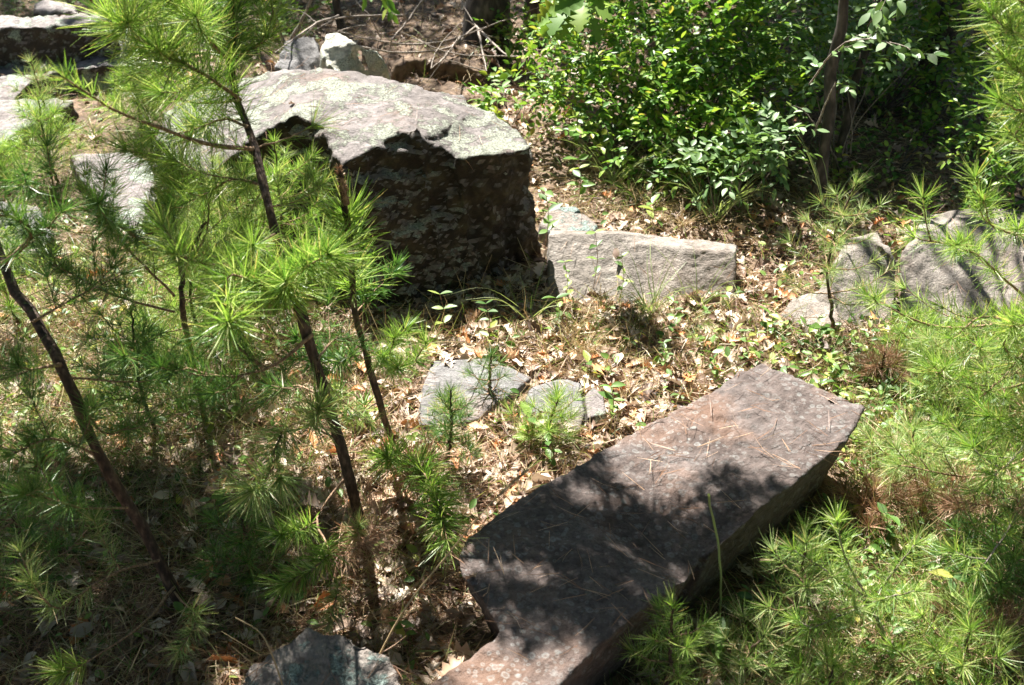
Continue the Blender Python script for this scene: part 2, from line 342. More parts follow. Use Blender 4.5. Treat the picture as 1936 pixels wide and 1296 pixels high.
rock('tilted_block', [(1037, 444, 0.126), (1100, 441, 0.126), (1178, 441, 0.128), (1192, 462, 0.112), (1300, 470, 0.118), (1392, 474, 0.115), (1394, 462, 0.111), (1330, 452, 0.111), (1250, 446, 0.111), (1180, 436, 0.111), (1040, 434, 0.111)],
     [(1034, 612), (1100, 615), (1170, 625), (1240, 612), (1310, 600), (1394, 590), (.02, .05, 0), (0, .05, 0), (0, .05, 0), (0, .05, 0), (-.01, .05, 0)],
     M['tan'], 'oblong tan-grey block with a rough split face beside the big boulder', 'rock', res=.007, amp=.0032, freq=12, fine=.8, round_=0)
rock('shaded_stone', [(1045, 438, .05), (1125, 436, .05), (1130, 425, .05), (1090, 388, .06), (1040, 390, .06), (1020, 420, .06)], None, M['bluegreen'],
     'small bluish stone in the shade between boulder and tan block', 'rock', amp=.004)
rock('flat_grey_stone', [(790, 800, .022), (850, 806, .024), (905, 790, .026), (930, 765, .026), (962, 745, .026), (1005, 712, .018), (930, 676, .02), (870, 678, .022), (818, 682, .024), (800, 730, .022)], None, M['grey'],
     'flat smooth light grey stone in the middle of the clearing', 'rock', res=.006, amp=.003, freq=7, round_=1)
rock('low_stone', [(1035, 800, .022), (1096, 812, .03), (1104, 770, .035), (1100, 722, .035), (1060, 712, .03), (1000, 730, .02), (985, 780, .018)], None, M['grey'],
     'low dark grey stone half under a tufted pine seedling', 'rock', res=.007, amp=.006)
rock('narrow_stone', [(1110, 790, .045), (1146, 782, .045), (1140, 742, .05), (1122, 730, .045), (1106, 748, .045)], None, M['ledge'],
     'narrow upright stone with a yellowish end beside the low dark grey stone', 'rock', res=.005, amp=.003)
rock('hidden_stone', [(1215, 790, .010), (1300, 770, .012), (1320, 715, .014), (1240, 695, .014), (1180, 730, .008)], None, M['grey'],
     'flat pale stone nearly buried in dead leaves above the slab', 'rock', amp=.005)
BANKS.append(ROCKS.pop())
rock('peaked_stone', [(1575, 500, 0.12), (1610, 470, 0.14), (1645, 450, 0.15), (1684, 460, 0.15), (1694, 500, 0.14), (1660, 440, 0.13), (1600, 450, 0.12)],
     [(1500, 610), (1560, 650), (1630, 665), (1692, 650), (1702, 620), (0, .06, 0), (0, .06, 0)], M['tan'],
     'mauve-grey peaked stone behind the thin pine sapling', 'rock', res=.008, amp=.006, round_=1)
rock('low_mauve_stone', [(1478, 590, .02), (1500, 560, .03), (1570, 545, .05), (1590, 605, .04), (1530, 625, .02)], None, M['tan'],
     'low mauve stone leaning against the left foot of the peaked stone', 'rock', res=.008, amp=.005)
rock('wide_stone', [(1704, 480, 0.14), (1760, 425, 0.16), (1880, 412, 0.16), (1990, 430, 0.15), (1990, 405, 0.14), (1880, 390, 0.14), (1750, 405, 0.14)],
     [(1712, 640), (1790, 655), (1890, 655), (2020, 640), (.05, .06, 0), (0, .08, 0), (-.02, .06, 0)], M['tan'],
     'wide grey stone behind the pine at the right edge', 'rock', res=.01, amp=.008, round_=0)
rock('lichen_stone', [(470, 1262, .12), (520, 1225, .14), (580, 1190, .16), (660, 1196, .16), (740, 1240, .14), (762, 1296, .12), (740, 1360, .10), (440, 1360, .10), (440, 1310, .10)], None, M['bluegreen'],
     'brown stone with a blue-green lichen rim in the bottom foreground', 'rock', res=.006, amp=.008, fine=1.0)
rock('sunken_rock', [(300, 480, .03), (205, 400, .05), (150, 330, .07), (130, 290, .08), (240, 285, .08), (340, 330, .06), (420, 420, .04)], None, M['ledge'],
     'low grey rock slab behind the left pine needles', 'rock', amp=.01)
rock('edge_rock', [(-60, 480, .08), (60, 480, .08), (100, 440, .08), (70, 385, .09), (-60, 370, .09)], None, M['grey'],
     'smooth pale grey rock at the left edge behind pine boughs', 'rock', amp=.008)
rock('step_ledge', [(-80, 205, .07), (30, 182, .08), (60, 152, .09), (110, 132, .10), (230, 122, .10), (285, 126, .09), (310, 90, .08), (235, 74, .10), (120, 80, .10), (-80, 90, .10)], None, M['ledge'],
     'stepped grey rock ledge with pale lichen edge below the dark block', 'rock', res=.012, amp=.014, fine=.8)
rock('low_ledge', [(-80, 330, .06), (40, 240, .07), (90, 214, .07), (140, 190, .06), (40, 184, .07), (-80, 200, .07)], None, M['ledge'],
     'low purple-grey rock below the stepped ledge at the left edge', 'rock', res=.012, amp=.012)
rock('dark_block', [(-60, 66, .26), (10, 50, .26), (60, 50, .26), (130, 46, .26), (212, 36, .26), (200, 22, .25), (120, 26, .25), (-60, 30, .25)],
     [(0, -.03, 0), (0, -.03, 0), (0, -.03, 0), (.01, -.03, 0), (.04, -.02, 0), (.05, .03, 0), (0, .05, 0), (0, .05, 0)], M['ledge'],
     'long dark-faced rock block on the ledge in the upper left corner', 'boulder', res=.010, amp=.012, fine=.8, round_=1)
rock('far_rock', [(60, 20, .14), (150, 20, .14), (130, 2, .14), (70, 2, .14)], None, M['ledge'], 'grey rock behind the dark block in the upper left corner', 'rock', res=.02, amp=.02)
rock('lichen_boulder', [(604, 92, .33), (612, 64, .36), (640, 60, .36), (672, 78, .36), (706, 90, .34), (730, 122, .27), (742, 146, .2), (650, 146, .24), (622, 122, .30)],
     None, M['pale'], 'pale whitish lichen-covered boulder behind the big boulder', 'boulder', res=.011, amp=.014, round_=1)
rock('grey_boulder', [(516, 124, .26), (540, 72, .32), (596, 64, .32), (608, 96, .28), (634, 136, .2), (560, 146, .22)], None, M['grey'],
     'grey angular boulder left of the pale one behind the big boulder', 'boulder', res=.011, amp=.014, round_=1)
rock('litter_bank', [(745, 122, .13), (790, 110, .14), (860, 118, .13), (905, 132, .10), (930, 120, .08), (900, 84, .12), (760, 70, .14), (680, 66, .14)],
     None, M['floor'], 'undercut bank of brown pine needles beside the dark tree trunk', 'bank', res=.014, amp=.02)
BANKS.append(ROCKS.pop())
rock('shadow_ledge', [(760, 158, .07), (850, 176, .07), (930, 196, .06), (940, 176, .05), (860, 152, .07), (780, 140, .07)],
     None, M['floor'], 'low shaded bank of litter just behind the big boulder', 'bank', res=.012, amp=.012)
BANKS.append(ROCKS.pop())
def drop(x, y):
    best = hgt(x, y); nrm = Vector((0, 0, 1)); on = False
    for t_ in BANKS:
        h = t_.ray_cast(Vector((x, y, 2.0)), Vector((0, 0, -1)))
        if h[0] is not None and h[0].z > best: best = h[0].z
    for t_ in ROCKS:
        h = t_.ray_cast(Vector((x, y, 2.0)), Vector((0, 0, -1)))
        if h[0] is not None and h[0].z > best: best = h[0].z; nrm = h[1]; on = True
    return best, nrm, on

# ---------------------------------------------------------------- ground
def ground():
    xs = np.r_[np.linspace(-60, -5, 24), np.linspace(-4.9, 4.9, 160), np.linspace(5, 60, 24)]
    ys = np.r_[np.linspace(-20, .9, 16), np.linspace(1, 8, 120), np.linspace(8.3, 70, 40)]
    b_ = Buf(); V = np.array([(x, y, hgt(x, y) if y < 40 else hgt(x, 40)) for y in ys for x in xs]); nx = len(xs)
    i, j = np.meshgrid(np.arange(len(ys)-1), np.arange(nx-1), indexing='ij'); a = (i*nx+j).ravel()
    b_.add(V, np.stack([a, a+1, a+nx+1, a+nx], 1), np.zeros(len(V)))
    return tag(b_.build('ground', M['floor'], smooth=True), 'brown forest floor between the rocks', kind='structure')
ground()

# ---------------------------------------------------------------- litter (stuff)
def scatter_pts(n_, region):
    """points uniform in picture-space density blended with floor density"""
    out = []
    while len(out) < n_:
        px = random.uniform(-420, 2300) if random.random() < .35 else random.uniform(-120, 2050); py = random.uniform(-60, 1400)
        g = G(px, py)
        if g[1] > 9: continue
        if random.random() > region(px, py): continue
        out.append((g[0]+random.uniform(-.02, .02), g[1]+random.uniform(-.02, .02), px, py))
    return out
def near(px, py, cx, cy, rx, ry): return math.exp(-((px-cx)/rx)**2-((py-cy)/ry)**2)
def leaf_density(px, py):
    d = .25+1.2*near(px, py, 1200, 640, 420, 130)+.6*near(px, py, 980, 880, 150, 120)+.5*near(px, py, 450, 950, 260, 160)+.5*near(px, py, 1000, 200, 140, 120)+.4*near(px, py, 1400, 440, 400, 80)+.4*(py < 90)
    if px > 1550 and py > 640: d *= .35
    if px < 400: d *= .55
    return min(1, d)
def lay(pts, zlift=(.002, .02)):
    base, nr, on = [], [], []
    for x, y, *_ in pts:
        z, nn, o_ = drop(x, y); base.append((x, y, z+random.uniform(*zlift))); nr.append(nn); on.append(o_)
    return np.array(base), np.array(nr, float), np.array(on)
pts = scatter_pts(14500, leaf_density); B, NN, ON = lay(pts, (.003, .024))
keep = (~ON) | (rng.random(len(ON)) < .002); B = B[keep]; NN = NN[keep]; k = len(B)
az = rng.uniform(0, 2*np.pi, k); d = np.stack([np.cos(az), np.sin(az), rng.normal(0, .25, k)], 1); nn = NN+rng.normal(size=(k, 3))*.38
bf = Buf(); h = k*6//10; L = .018+.065*rng.random(k)**1.6
leaves(bf, B[:h], d[:h], nn[:h], L[:h], 'oak', .28, .35, .9, crinkle=.03)
leaves(bf, B[h:], d[h:], nn[h:], L[h:]*.75, 'ovate', .35, .45, 1.1, crinkle=.035)
tag(bf.build('leaf_litter', M['leaf_dead'], smooth=True), 'curled tan dead leaves carpeting the ground', kind='stuff')
def nd_density(px, py):
    d = .45+.8*near(px, py, 1720, 800, 300, 330)+.5*near(px, py, 700, 900, 500, 250)+.4*near(px, py, 850, 80, 200, 60)
    return min(1, d)
pts = scatter_pts(38000, nd_density); B, NN, ON = lay(pts, (.004, .03)); keep = (~ON) | (rng.random(len(ON)) < .07)
B = B[keep]; ON = ON[keep]; NN = NN[keep]; k = len(B); B[ON, 2] -= .012
az = rng.uniform(0, 2*np.pi, k); d = np.stack([np.cos(az), np.sin(az), rng.normal(0, .2, k)], 1)
d[ON] = nz(d[ON]-NN[ON]*np.sum(d[ON]*NN[ON], 1, keepdims=True))
B[ON] += NN[ON]*.006
bf = Buf(); needles(bf, B, d, rng.uniform(.04, .075, k), .0014, .15)
needles(bf, B, d+rng.normal(size=(k, 3))*.12*np.where(ON, .3, 1)[:, None], rng.uniform(.04, .075, k), .0014, .15)
tag(bf.build('pine_needle_litter', M['needle_brown']), 'fallen brown pine needles strewn over ground and rocks', kind='stuff')
def dg_density(px, py):
    return min(1, .25+near(px, py, 1130, 640, 200, 100)+.9*near(px, py, 1300, 380, 300, 60)+.8*near(px, py, 350, 700, 300, 260)+.5*near(px, py, 1750, 850, 250, 250)+.4*(py < 120))
pts = scatter_pts(44000, dg_density); B, NN, ON = lay(pts, (0, .01)); B = B[~ON]; k = len(B)
az = rng.uniform(0, 2*np.pi, k); d = np.stack([np.cos(az), np.sin(az), rng.uniform(.0, .9, k)], 1)
bf = Buf(); needles(bf, B, d, rng.uniform(.04, .13, k), rng.uniform(.0014, .0034, k), .4, .25)
tag(bf.build('dry_grass', M['grass_dry']), 'matted straw-coloured dry grass between the stones', kind='stuff')
def gg_density(px, py):
    return min(1, .09+.4*near(px, py, 1180, 620, 260, 60)+.8*near(px, py, 330, 560, 280, 300)+.5*near(px, py, 100, 850, 200, 200)+.5*near(px, py, 1250, 350, 170, 60)+.95*near(px, py, 1780, 880, 230, 340)+.9*(py < 110 and px < 600)+.4*near(px, py, 300, 260, 200, 120)+.3*near(px, py, 1650, 1200, 350, 150))
pts = scatter_pts(30000, gg_density); B, NN, ON = lay(pts, (0, .01)); B = B[~ON]; k = len(B)
az = rng.uniform(0, 2*np.pi, k); d = np.stack([np.cos(az), np.sin(az), rng.uniform(.5, 2.2, k)], 1)
bf = Buf(); needles(bf, B, d, rng.uniform(.04, .12, k), .0022, .35, .25)
tag(bf.build('grass', M['grass']), 'short fine green grass on the left and right of the clearing', kind='stuff')
def gc_density(px, py):
    return min(1, .02+.9*near(px, py, 1720, 800, 220, 330)+.5*near(px, py, 1500, 700, 120, 60)+.3*near(px, py, 300, 600, 250, 250)+.12*near(px, py, 1250, 640, 200, 60)+.95*(py < 100 and px < 600)+.25*near(px, py, 1650, 300, 250, 120))
pts = scatter_pts(7500, gc_density); B, NN, ON = lay(pts, (.01, .05)); B = B[~ON]; k = len(B)
az = rng.uniform(0, 2*np.pi, k); d = np.stack([np.cos(az), np.sin(az), rng.uniform(.0, .7, k)], 1); nn = np.array([0, 0, 1.])+rng.normal(size=(k, 3))*.35
bf = Buf(); leaves(bf, B, d, nn, rng.uniform(.012, .032, k), 'round', .1, .2, .85)
tag(bf.build('ground_cover', M['leaf_herb'], smooth=True), 'small round-leaved green ground cover', kind='stuff')

# ---------------------------------------------------------------- pines
def twigify(pts, n_, lf=.4, s0=.25, rise=.15):
    out = []
    if n_ <= 0: return out
    s = np.linspace(s0, .9, n_)+rng.normal(size=n_)*.03; Bp, T, tot = along(pts, np.clip(s, 0, .97))
    for i in range(n_):
        rd = nz(np.cross(T[i], rvec(1)[0])); rd[2] = abs(rd[2])*.4; rd = nz(rd)
        dd = nz(T[i]*.75+rd*.75); l = tot*lf*random.uniform(.6, 1.1)*(1.15-s[i]*.5)
        out.append(curve([Bp[i], Bp[i]+dd*l*.5, Bp[i]+dd*l*.95+np.array([0, 0, rise*l])], 6))
    return out
def pine(label, trunk, branches, group, name='pine_sapling', r0=.012, r1=.003, mat='needle', trunk_clothe=None, L=.055, w=.0014, dens=1300, base=None, bark='bark', cat='pine sapling', vhi=1.0):
    tp = curve(trunk, 26, .0015); bs = tp[0] if base is None else base
    t = thing(name, (bs[0], bs[1], hgt(bs[0], bs[1])), label, cat, group)
    bf = Buf(); tube(bf, tp, r0, r1, 9, .16); tr = bf.build('trunk', M[bark], t, smooth=True)
    if trunk_clothe:
        nb = Buf(); tc_ = trunk_clothe if isinstance(trunk_clothe, tuple) else (trunk_clothe, 1.0); clothe(nb, tp, tc_[0], dens*1.1, L, w, up=.1, vhi=vhi, s1=tc_[1], tip=tc_[1] == 1.0); nb.build('needles', M[mat], tr)
    for br_ in branches:
        pts_ = br_['p']; q = curve(pts_, 12, .0008); wb = Buf(); rr = br_.get('r', .0035)
        tube(wb, q, rr, rr*.35, 6); nb = Buf(); lm = br_.get('L', L); dn = br_.get('dens', dens); ww = br_.get('w', w)
        s0 = br_.get('s0', .25)
        if dn: clothe(nb, q, s0, dn, lm, ww, up=br_.get('up', .08), droop=br_.get('droop', 0), vhi=vhi)
        for tw in twigify(q, br_.get('tw', 0), br_.get('tl', .4), br_.get('ts', .3)):
            tube(wb, tw, rr*.5, rr*.25, 5); clothe(nb, tw, .15, dn, lm, ww, up=.08, vhi=vhi)
        ob = wb.build('branch', M[br_.get('wm', 'twig')], t, smooth=True)
        nb.build('needles', M[br_.get('m', mat)], ob)
    return t
def Q(*a):           # picture places -> points; (px,py,D)
    return [P(*x) for x in a]
def sapling(label, bpx, bpy_, hpx, group='pine saplings', mat='needle', n_wh=4, per=4, spread=.5, L=.05, w=.0013, dens=1100, lean=(0, 0), r0=.006, tw=0, s_low=.25, D=None, upw=.35, seed=0, vhi=1.0):
    """a whole small pine on the ground at pixel (bpx,bpy_), as tall as hpx picture pixels"""
    b0 = G(bpx, bpy_); b0[2] = hgt(b0[0], b0[1])-.01
    slant = np.linalg.norm(b0-np.array([0, 0, CZ])); H = hpx/F0*slant/cp*.98
    top = b0+np.array([lean[0]*H, lean[1]*H, H]); mid = (b0+top)/2+rng.normal(size=3)*np.array([.03, .03, 0])*H*2
    tp = curve([b0, mid, top], 12); brs = []
    for wv in range(n_wh):
        s = s_low+(1-s_low)*(wv/max(1, n_wh))*.95; Bp, T, _ = along(tp, np.array([s])); a0 = random.random()*6.28
        for j in range(per):
            a = a0+j*2*math.pi/per+random.uniform(-.4, .4); l = H*spread*(1-s*.72)*random.uniform(.7, 1.15)
            d_ = np.array([math.cos(a), math.sin(a), 0]); p0 = Bp[0]
            brs.append(dict(p=[p0, p0+d_*l*.5+np.array([0, 0, l*upw*.3]), p0+d_*l*.9+np.array([0, 0, l*upw*1.2])], r=r0*.4, s0=.2, tw=tw))
    return pine(label, [b0, mid, top], brs, group, r0=r0, r1=.002, mat=mat, trunk_clothe=.35, L=L, w=w, dens=dens, vhi=vhi)

GP = 'young pines growing round the clearing'
# tall pine in front of the boulder (trunk leans to the upper left, crown reaches above the frame)
d0 = 1.72
br = []
def B_(pts_, **k): return dict(p=Q(*pts_), **k)
br += [B_([(435, 115, 2.1), (380, 62, 2.05), (322, 0, 2.0), (270, -70, 1.95)], r=.005, s0=0, L=.085, dens=2600, w=.0016, tw=3),
       B_([(437, 120, 2.1), (448, 40, 2.14), (440, -60, 2.2)], r=.0045, s0=0, L=.07, dens=2600, m='needle_dark', tw=3),
       B_([(482, 282, 1.94), (400, 275, 1.86), (300, 242, 1.78), (215, 208, 1.7), (125, 150, 1.62)], r=.0045, s0=.05, L=.042, dens=800, w=.0016, up=.3),
       B_([(480, 280, 1.94), (540, 262, 1.98), (590, 240, 2.0)], r=.002, s0=.3, L=.07, dens=300, w=.001),
       B_([(455, 190, 2.02), (400, 195, 2.05), (340, 190, 2.1), (290, 170, 2.15)], r=.003, s0=.1, L=.065, dens=1250),
       B_([(560, 560, 1.80), (500, 540, 1.68), (440, 520, 1.62), (420, 555, 1.60)], r=.0035, s0=.35, L=.082, dens=2200, w=.0020, tw=2, tl=.5),
       B_([(560, 560, 1.80), (520, 560, 1.70), (560, 520, 1.66), (620, 480, 1.62)], r=.0035, s0=.35, L=.082, dens=2000, w=.0020, tw=1),
       B_([(525, 440, 1.84), (470, 470, 1.76), (400, 500, 1.66), (330, 480, 1.6)], r=.003, s0=.2, L=.06, dens=2000, w=.0016, tw=3),
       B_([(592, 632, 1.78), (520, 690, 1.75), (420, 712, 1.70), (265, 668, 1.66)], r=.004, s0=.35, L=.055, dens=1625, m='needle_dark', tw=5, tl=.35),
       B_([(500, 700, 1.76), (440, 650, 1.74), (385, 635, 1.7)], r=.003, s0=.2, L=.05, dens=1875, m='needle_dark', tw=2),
       B_([(640, 830, 1.80), (560, 800, 1.74), (520, 850, 1.66), (530, 905, 1.60)], r=.0032, s0=.5, L=.085, dens=2600, w=.0020, tw=2, m='needle_lime'),
       B_([(655, 900, 1.80), (600, 980, 1.70), (620, 1050, 1.58), (540, 1105, 1.50)], r=.0032, s0=.55, L=.062, dens=2600, w=.0021, tw=1),
       B_([(660, 930, 1.80), (640, 1040, 1.66), (690, 1030, 1.60)], r=.002, s0=.3, L=.06, dens=1875, m='needle_brown', droop=.4, tw=2),
       B_([(690, 1000, 1.78), (650, 1080, 1.6), (630, 1150, 1.5), (622, 1180, 1.46)], r=.0025, s0=.65, L=.045, dens=1800, tw=1, m='needle_lime'),
       B_([(600, 680, 1.78), (640, 640, 1.9), (690, 660, 2.0)], r=.003, s0=.2, L=.05, dens=1000, tw=2, m='needle_dark'),
       B_([(620, 760, 1.79), (560, 730, 1.85), (500, 760, 1.95)], r=.003, s0=.3, L=.05, dens=875, m='needle_dark', tw=3),
       B_([(600, 700, 1.78), (650, 760, 1.85), (700, 800, 1.9)], r=.002, s0=.2, L=.05, dens=625, tw=2, m='needle_lime')]
br += [B_([(455, 190, 2.02), (385, 140, 1.98), (305, 100, 1.95), (235, 50, 1.9)], r=.004, s0=.05, L=.085, dens=2000, w=.0017, tw=4),
       B_([(445, 150, 2.06), (360, 160, 2.1), (270, 130, 2.15)], r=.003, s0=.05, L=.08, dens=1600, w=.0015, tw=3),
       B_([(470, 240, 1.97), (420, 225, 2.0), (360, 255, 2.05), (290, 300, 2.1)], r=.003, s0=.1, L=.075, dens=1500, w=.0015, tw=3),
       B_([(500, 350, 1.9), (440, 340, 1.95), (380, 370, 2.0), (330, 350, 2.05)], r=.003, s0=.1, L=.07, dens=1500, w=.0015, tw=3),
       B_([(510, 390, 1.88), (560, 380, 1.95), (600, 350, 2.0)], r=.002, s0=.2, L=.055, dens=1200, w=.0013, tw=3),
       B_([(437, 118, 2.1), (500, 70, 2.15), (520, 10, 2.2)], r=.003, s0=.1, L=.07, dens=1500, w=.0014, tw=3)]
# crown above the frame; it is what shades the slab
for (a, b2, z, dx, dy, dz) in [(-.52, 2.3, 1.20, .52, -.10, .06), (-.53, 2.32, 1.28, .76, .02, .05), (-.54, 2.33, 1.30, .70, .14, .02), (-.54, 2.33, 1.38, .60, -.02, .05), (-.55, 2.35, 1.24, .45, .20, .02), (-.55, 2.35, 1.6, .4, .05, .15), (-.56, 2.36, 1.7, .3, .2, .2), (-.53, 2.3, 1.22, .34, .02, .06), (-.55, 2.35, 1.34, .82, .10, .06)]:
    p0 = np.array([a, b2, z]); br.append(dict(p=[p0, p0+np.array([dx, dy, dz*.3])*.5, p0+np.array([dx, dy, dz])], r=.009, s0=.3, L=.065, dens=1900, w=.0034, tw=5, tl=.32))
pine('tall slender pine rising left of the big boulder, crown out of view', [G(700, 1060), P(675, 960, 1.79), P(625, 780, 1.79), P(560, 560, 1.80), P(520, 440, 1.84), P(482, 282, 1.94), P(435, 115, 2.10), np.array([-.53, 2.3, 1.30]), np.array([-.56, 2.4, 1.9])],
     br, GP, name='pine_tree', r0=.0135, r1=.005, L=.075, trunk_clothe=.47, dens=1300, cat='pine tree')
# pine with candle in front of the boulder
br = [B_([(655, 385, 1.98), (648, 350, 1.97), (640, 318, 1.97)], r=.0075, s0=0, L=.012, dens=5000, m='needle_brown', w=.002),
      B_([(668, 470, 2.0), (662, 440, 2.0), (658, 410, 2.0)], r=.003, s0=0, L=.095, dens=1500, w=.003, m='needle'),
      B_([(668, 500, 2.0), (640, 500, 1.92), (628, 512, 1.85)], r=.003, s0=.4, L=.06, dens=1625, w=.0017),
      B_([(690, 640, 2.03), (730, 680, 1.98), (745, 640, 1.95)], r=.003, s0=.3, L=.055, dens=2000, tw=2, w=.0015),
      B_([(700, 690, 2.03), (770, 690, 1.98), (805, 650, 1.95)], r=.003, s0=.3, L=.055, dens=2000, tw=1, w=.0015),
      B_([(675, 590, 2.03), (700, 560, 2.1), (740, 520, 2.15)], r=.002, s0=.2, L=.05, dens=1125, m='needle_dark', tw=2),
      B_([(690, 650, 2.03), (640, 680, 2.1), (590, 660, 2.2)], r=.002, s0=.2, L=.05, dens=1125, tw=3, m='needle_dark'),
      B_([(715, 760, 2.04), (660, 790, 2.05), (630, 760, 2.1)], r=.002, s0=.2, L=.05, dens=875, tw=2),
      B_([(735, 840, 2.05), (780, 870, 1.86), (820, 930, 1.70), (845, 1020, 1.58)], r=.0035, s0=.42, L=.078, dens=2600, w=.0023, tw=1, tl=.2),
      B_([(735, 840, 2.05), (770, 900, 1.9), (800, 910, 1.8)], r=.0025, s0=.3, L=.06, dens=1875, m='needle_brown', tw=1)]
pine('small pine with upright brown bud candle against the dark boulder', [G(762, 905), P(745, 850, 2.05), P(705, 720, 2.04), P(672, 590, 2.03), P(664, 480, 2.0), P(650, 370, 1.98), P(640, 325, 1.97)], br, GP, r0=.009, r1=.0055, trunk_clothe=(.62, .87), L=.095, w=.0030, dens=1300)
# left foreground pine
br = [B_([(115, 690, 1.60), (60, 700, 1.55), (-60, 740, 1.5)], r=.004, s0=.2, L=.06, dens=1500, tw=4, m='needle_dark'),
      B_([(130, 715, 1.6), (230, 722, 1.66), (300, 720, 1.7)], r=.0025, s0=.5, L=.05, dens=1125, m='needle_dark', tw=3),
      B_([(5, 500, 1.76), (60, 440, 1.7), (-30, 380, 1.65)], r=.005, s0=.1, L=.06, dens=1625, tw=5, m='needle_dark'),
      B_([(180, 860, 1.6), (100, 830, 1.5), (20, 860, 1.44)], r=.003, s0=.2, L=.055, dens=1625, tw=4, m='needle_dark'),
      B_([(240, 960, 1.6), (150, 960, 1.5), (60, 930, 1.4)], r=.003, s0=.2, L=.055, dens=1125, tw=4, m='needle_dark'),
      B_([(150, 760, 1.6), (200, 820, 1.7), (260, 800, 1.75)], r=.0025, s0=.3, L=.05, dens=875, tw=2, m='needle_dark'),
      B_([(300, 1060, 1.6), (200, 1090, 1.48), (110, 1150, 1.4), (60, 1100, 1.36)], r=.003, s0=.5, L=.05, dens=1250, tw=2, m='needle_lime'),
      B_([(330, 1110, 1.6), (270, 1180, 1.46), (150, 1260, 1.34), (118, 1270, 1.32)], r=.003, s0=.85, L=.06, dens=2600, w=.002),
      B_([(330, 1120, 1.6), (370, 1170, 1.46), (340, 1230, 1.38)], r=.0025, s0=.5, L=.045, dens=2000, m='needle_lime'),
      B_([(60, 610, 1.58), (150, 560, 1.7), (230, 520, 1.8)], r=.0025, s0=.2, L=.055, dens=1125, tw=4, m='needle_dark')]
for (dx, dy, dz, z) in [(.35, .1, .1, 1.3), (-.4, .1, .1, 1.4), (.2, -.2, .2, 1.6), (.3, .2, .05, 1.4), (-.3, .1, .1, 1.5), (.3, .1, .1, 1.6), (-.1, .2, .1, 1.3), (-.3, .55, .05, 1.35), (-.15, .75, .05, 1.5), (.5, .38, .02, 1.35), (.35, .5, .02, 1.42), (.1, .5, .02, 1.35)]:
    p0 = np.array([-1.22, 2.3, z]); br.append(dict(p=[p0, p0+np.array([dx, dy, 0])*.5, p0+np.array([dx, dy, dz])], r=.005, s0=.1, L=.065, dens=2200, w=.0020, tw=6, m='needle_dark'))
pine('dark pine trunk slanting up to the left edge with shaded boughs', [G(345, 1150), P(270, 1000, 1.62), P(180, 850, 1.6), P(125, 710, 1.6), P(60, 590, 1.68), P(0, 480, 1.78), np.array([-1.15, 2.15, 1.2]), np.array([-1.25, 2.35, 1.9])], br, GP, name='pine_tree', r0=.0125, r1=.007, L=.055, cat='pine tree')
# pine at the left edge whose boughs hang before the pale rock
br = [B_([(300, 480, 2.1), (230, 430, 1.95), (130, 385, 1.85), (20, 345, 1.75)], r=.004, s0=.1, L=.055, dens=1875, tw=5, m='needle_dark', tl=.35),
      B_([(330, 560, 2.15), (250, 480, 2.1), (190, 400, 2.1), (160, 360, 2.1)], r=.003, s0=.2, L=.055, dens=1500, tw=4),
      B_([(330, 590, 2.15), (220, 560, 2.1), (100, 500, 2.0)], r=.003, s0=.2, L=.05, dens=1375, tw=5, m='needle_dark'),
      B_([(340, 520, 2.15), (390, 440, 2.2), (380, 350, 2.2), (265, 285, 2.15)], r=.003, s0=.15, L=.06, dens=1375, tw=4),
      B_([(350, 500, 2.15), (450, 430, 2.3), (500, 350, 2.35)], r=.003, s0=.2, L=.05, dens=1375, tw=6),
      B_([(340, 520, 2.15), (330, 420, 2.2), (310, 340, 2.2)], r=.003, s0=.2, L=.05, dens=1375, tw=5, m='needle_lime')]
pine('bushy pine sapling between the boulder and the left edge', [G(355, 640), P(345, 590, 2.15), P(350, 500, 2.17), P(390, 420, 2.2)], br, GP, r0=.008, r1=.003, L=.05)
S = sapling
S('fine-needled pine sapling directly left of the big boulder base', 560, 600, 300, GP, n_wh=5, per=5, spread=.45, L=.042, dens=1300, mat='needle')
S('pine sapling at the shaded lower left end of the boulder', 455, 640, 300, GP, n_wh=5, per=5, spread=.42, L=.045, dens=1200, mat='needle_lime')
S('dense bright pine sapling left of the tall pine stem', 440, 720, 300, GP, n_wh=5, per=6, spread=.5, L=.055, dens=1300, mat='needle')
S('pine sapling in dappled shade between the two leaning trunks', 300, 830, 230, GP, n_wh=4, per=5, spread=.6, L=.055, dens=1100, mat='needle_dark', tw=1)
S('shaded pine seedling in the lower left corner', 60, 1120, 200, GP, n_wh=3, per=5, spread=.7, L=.055, dens=900, mat='needle_dark')
S('dim pine seedling between slanting trunk and tall pine base', 480, 1110, 150, GP, n_wh=3, per=5, spread=.7, L=.055, dens=900, mat='needle_dark')
S('pine sapling with pale needles over the sunken rock', 385, 500, 170, GP, n_wh=4, per=6, spread=.55, L=.055, dens=1300, mat='needle_lime')
S('yellowish pine sapling by the right foot of the candle pine', 850, 800, 60, GP, n_wh=2, per=4, spread=.5, L=.045, dens=900, mat='needle_lime')
S('upright pine sapling at the left edge above the shade', 40, 620, 200, GP, n_wh=4, per=5, spread=.6, L=.06, dens=1200, mat='needle')
S('low lime pine between slab and right edge', 1780, 760, 130, GP, n_wh=3, per=6, spread=.8, L=.055, dens=1100, mat='needle_lime')
S('feathery pine seedling at the lower right edge', 1890, 1150, 160, GP, n_wh=3, per=6, spread=.8, L=.06, dens=1100, mat='needle_dark')
S('blue-green pine sapling in front of the stepped ledge', 110, 345, 130, GP, n_wh=4, per=5, spread=.5, L=.06, dens=1100)
S('pine sapling standing between ledge and big boulder', 265, 240, 100, GP, n_wh=4, per=5, spread=.5, L=.06, dens=1300)
S('yellowish pine seedling in front of the pale-edged ledge step', 85, 230, 100, GP, n_wh=3, per=4, spread=.5, L=.05, dens=1000, mat='needle_lime')
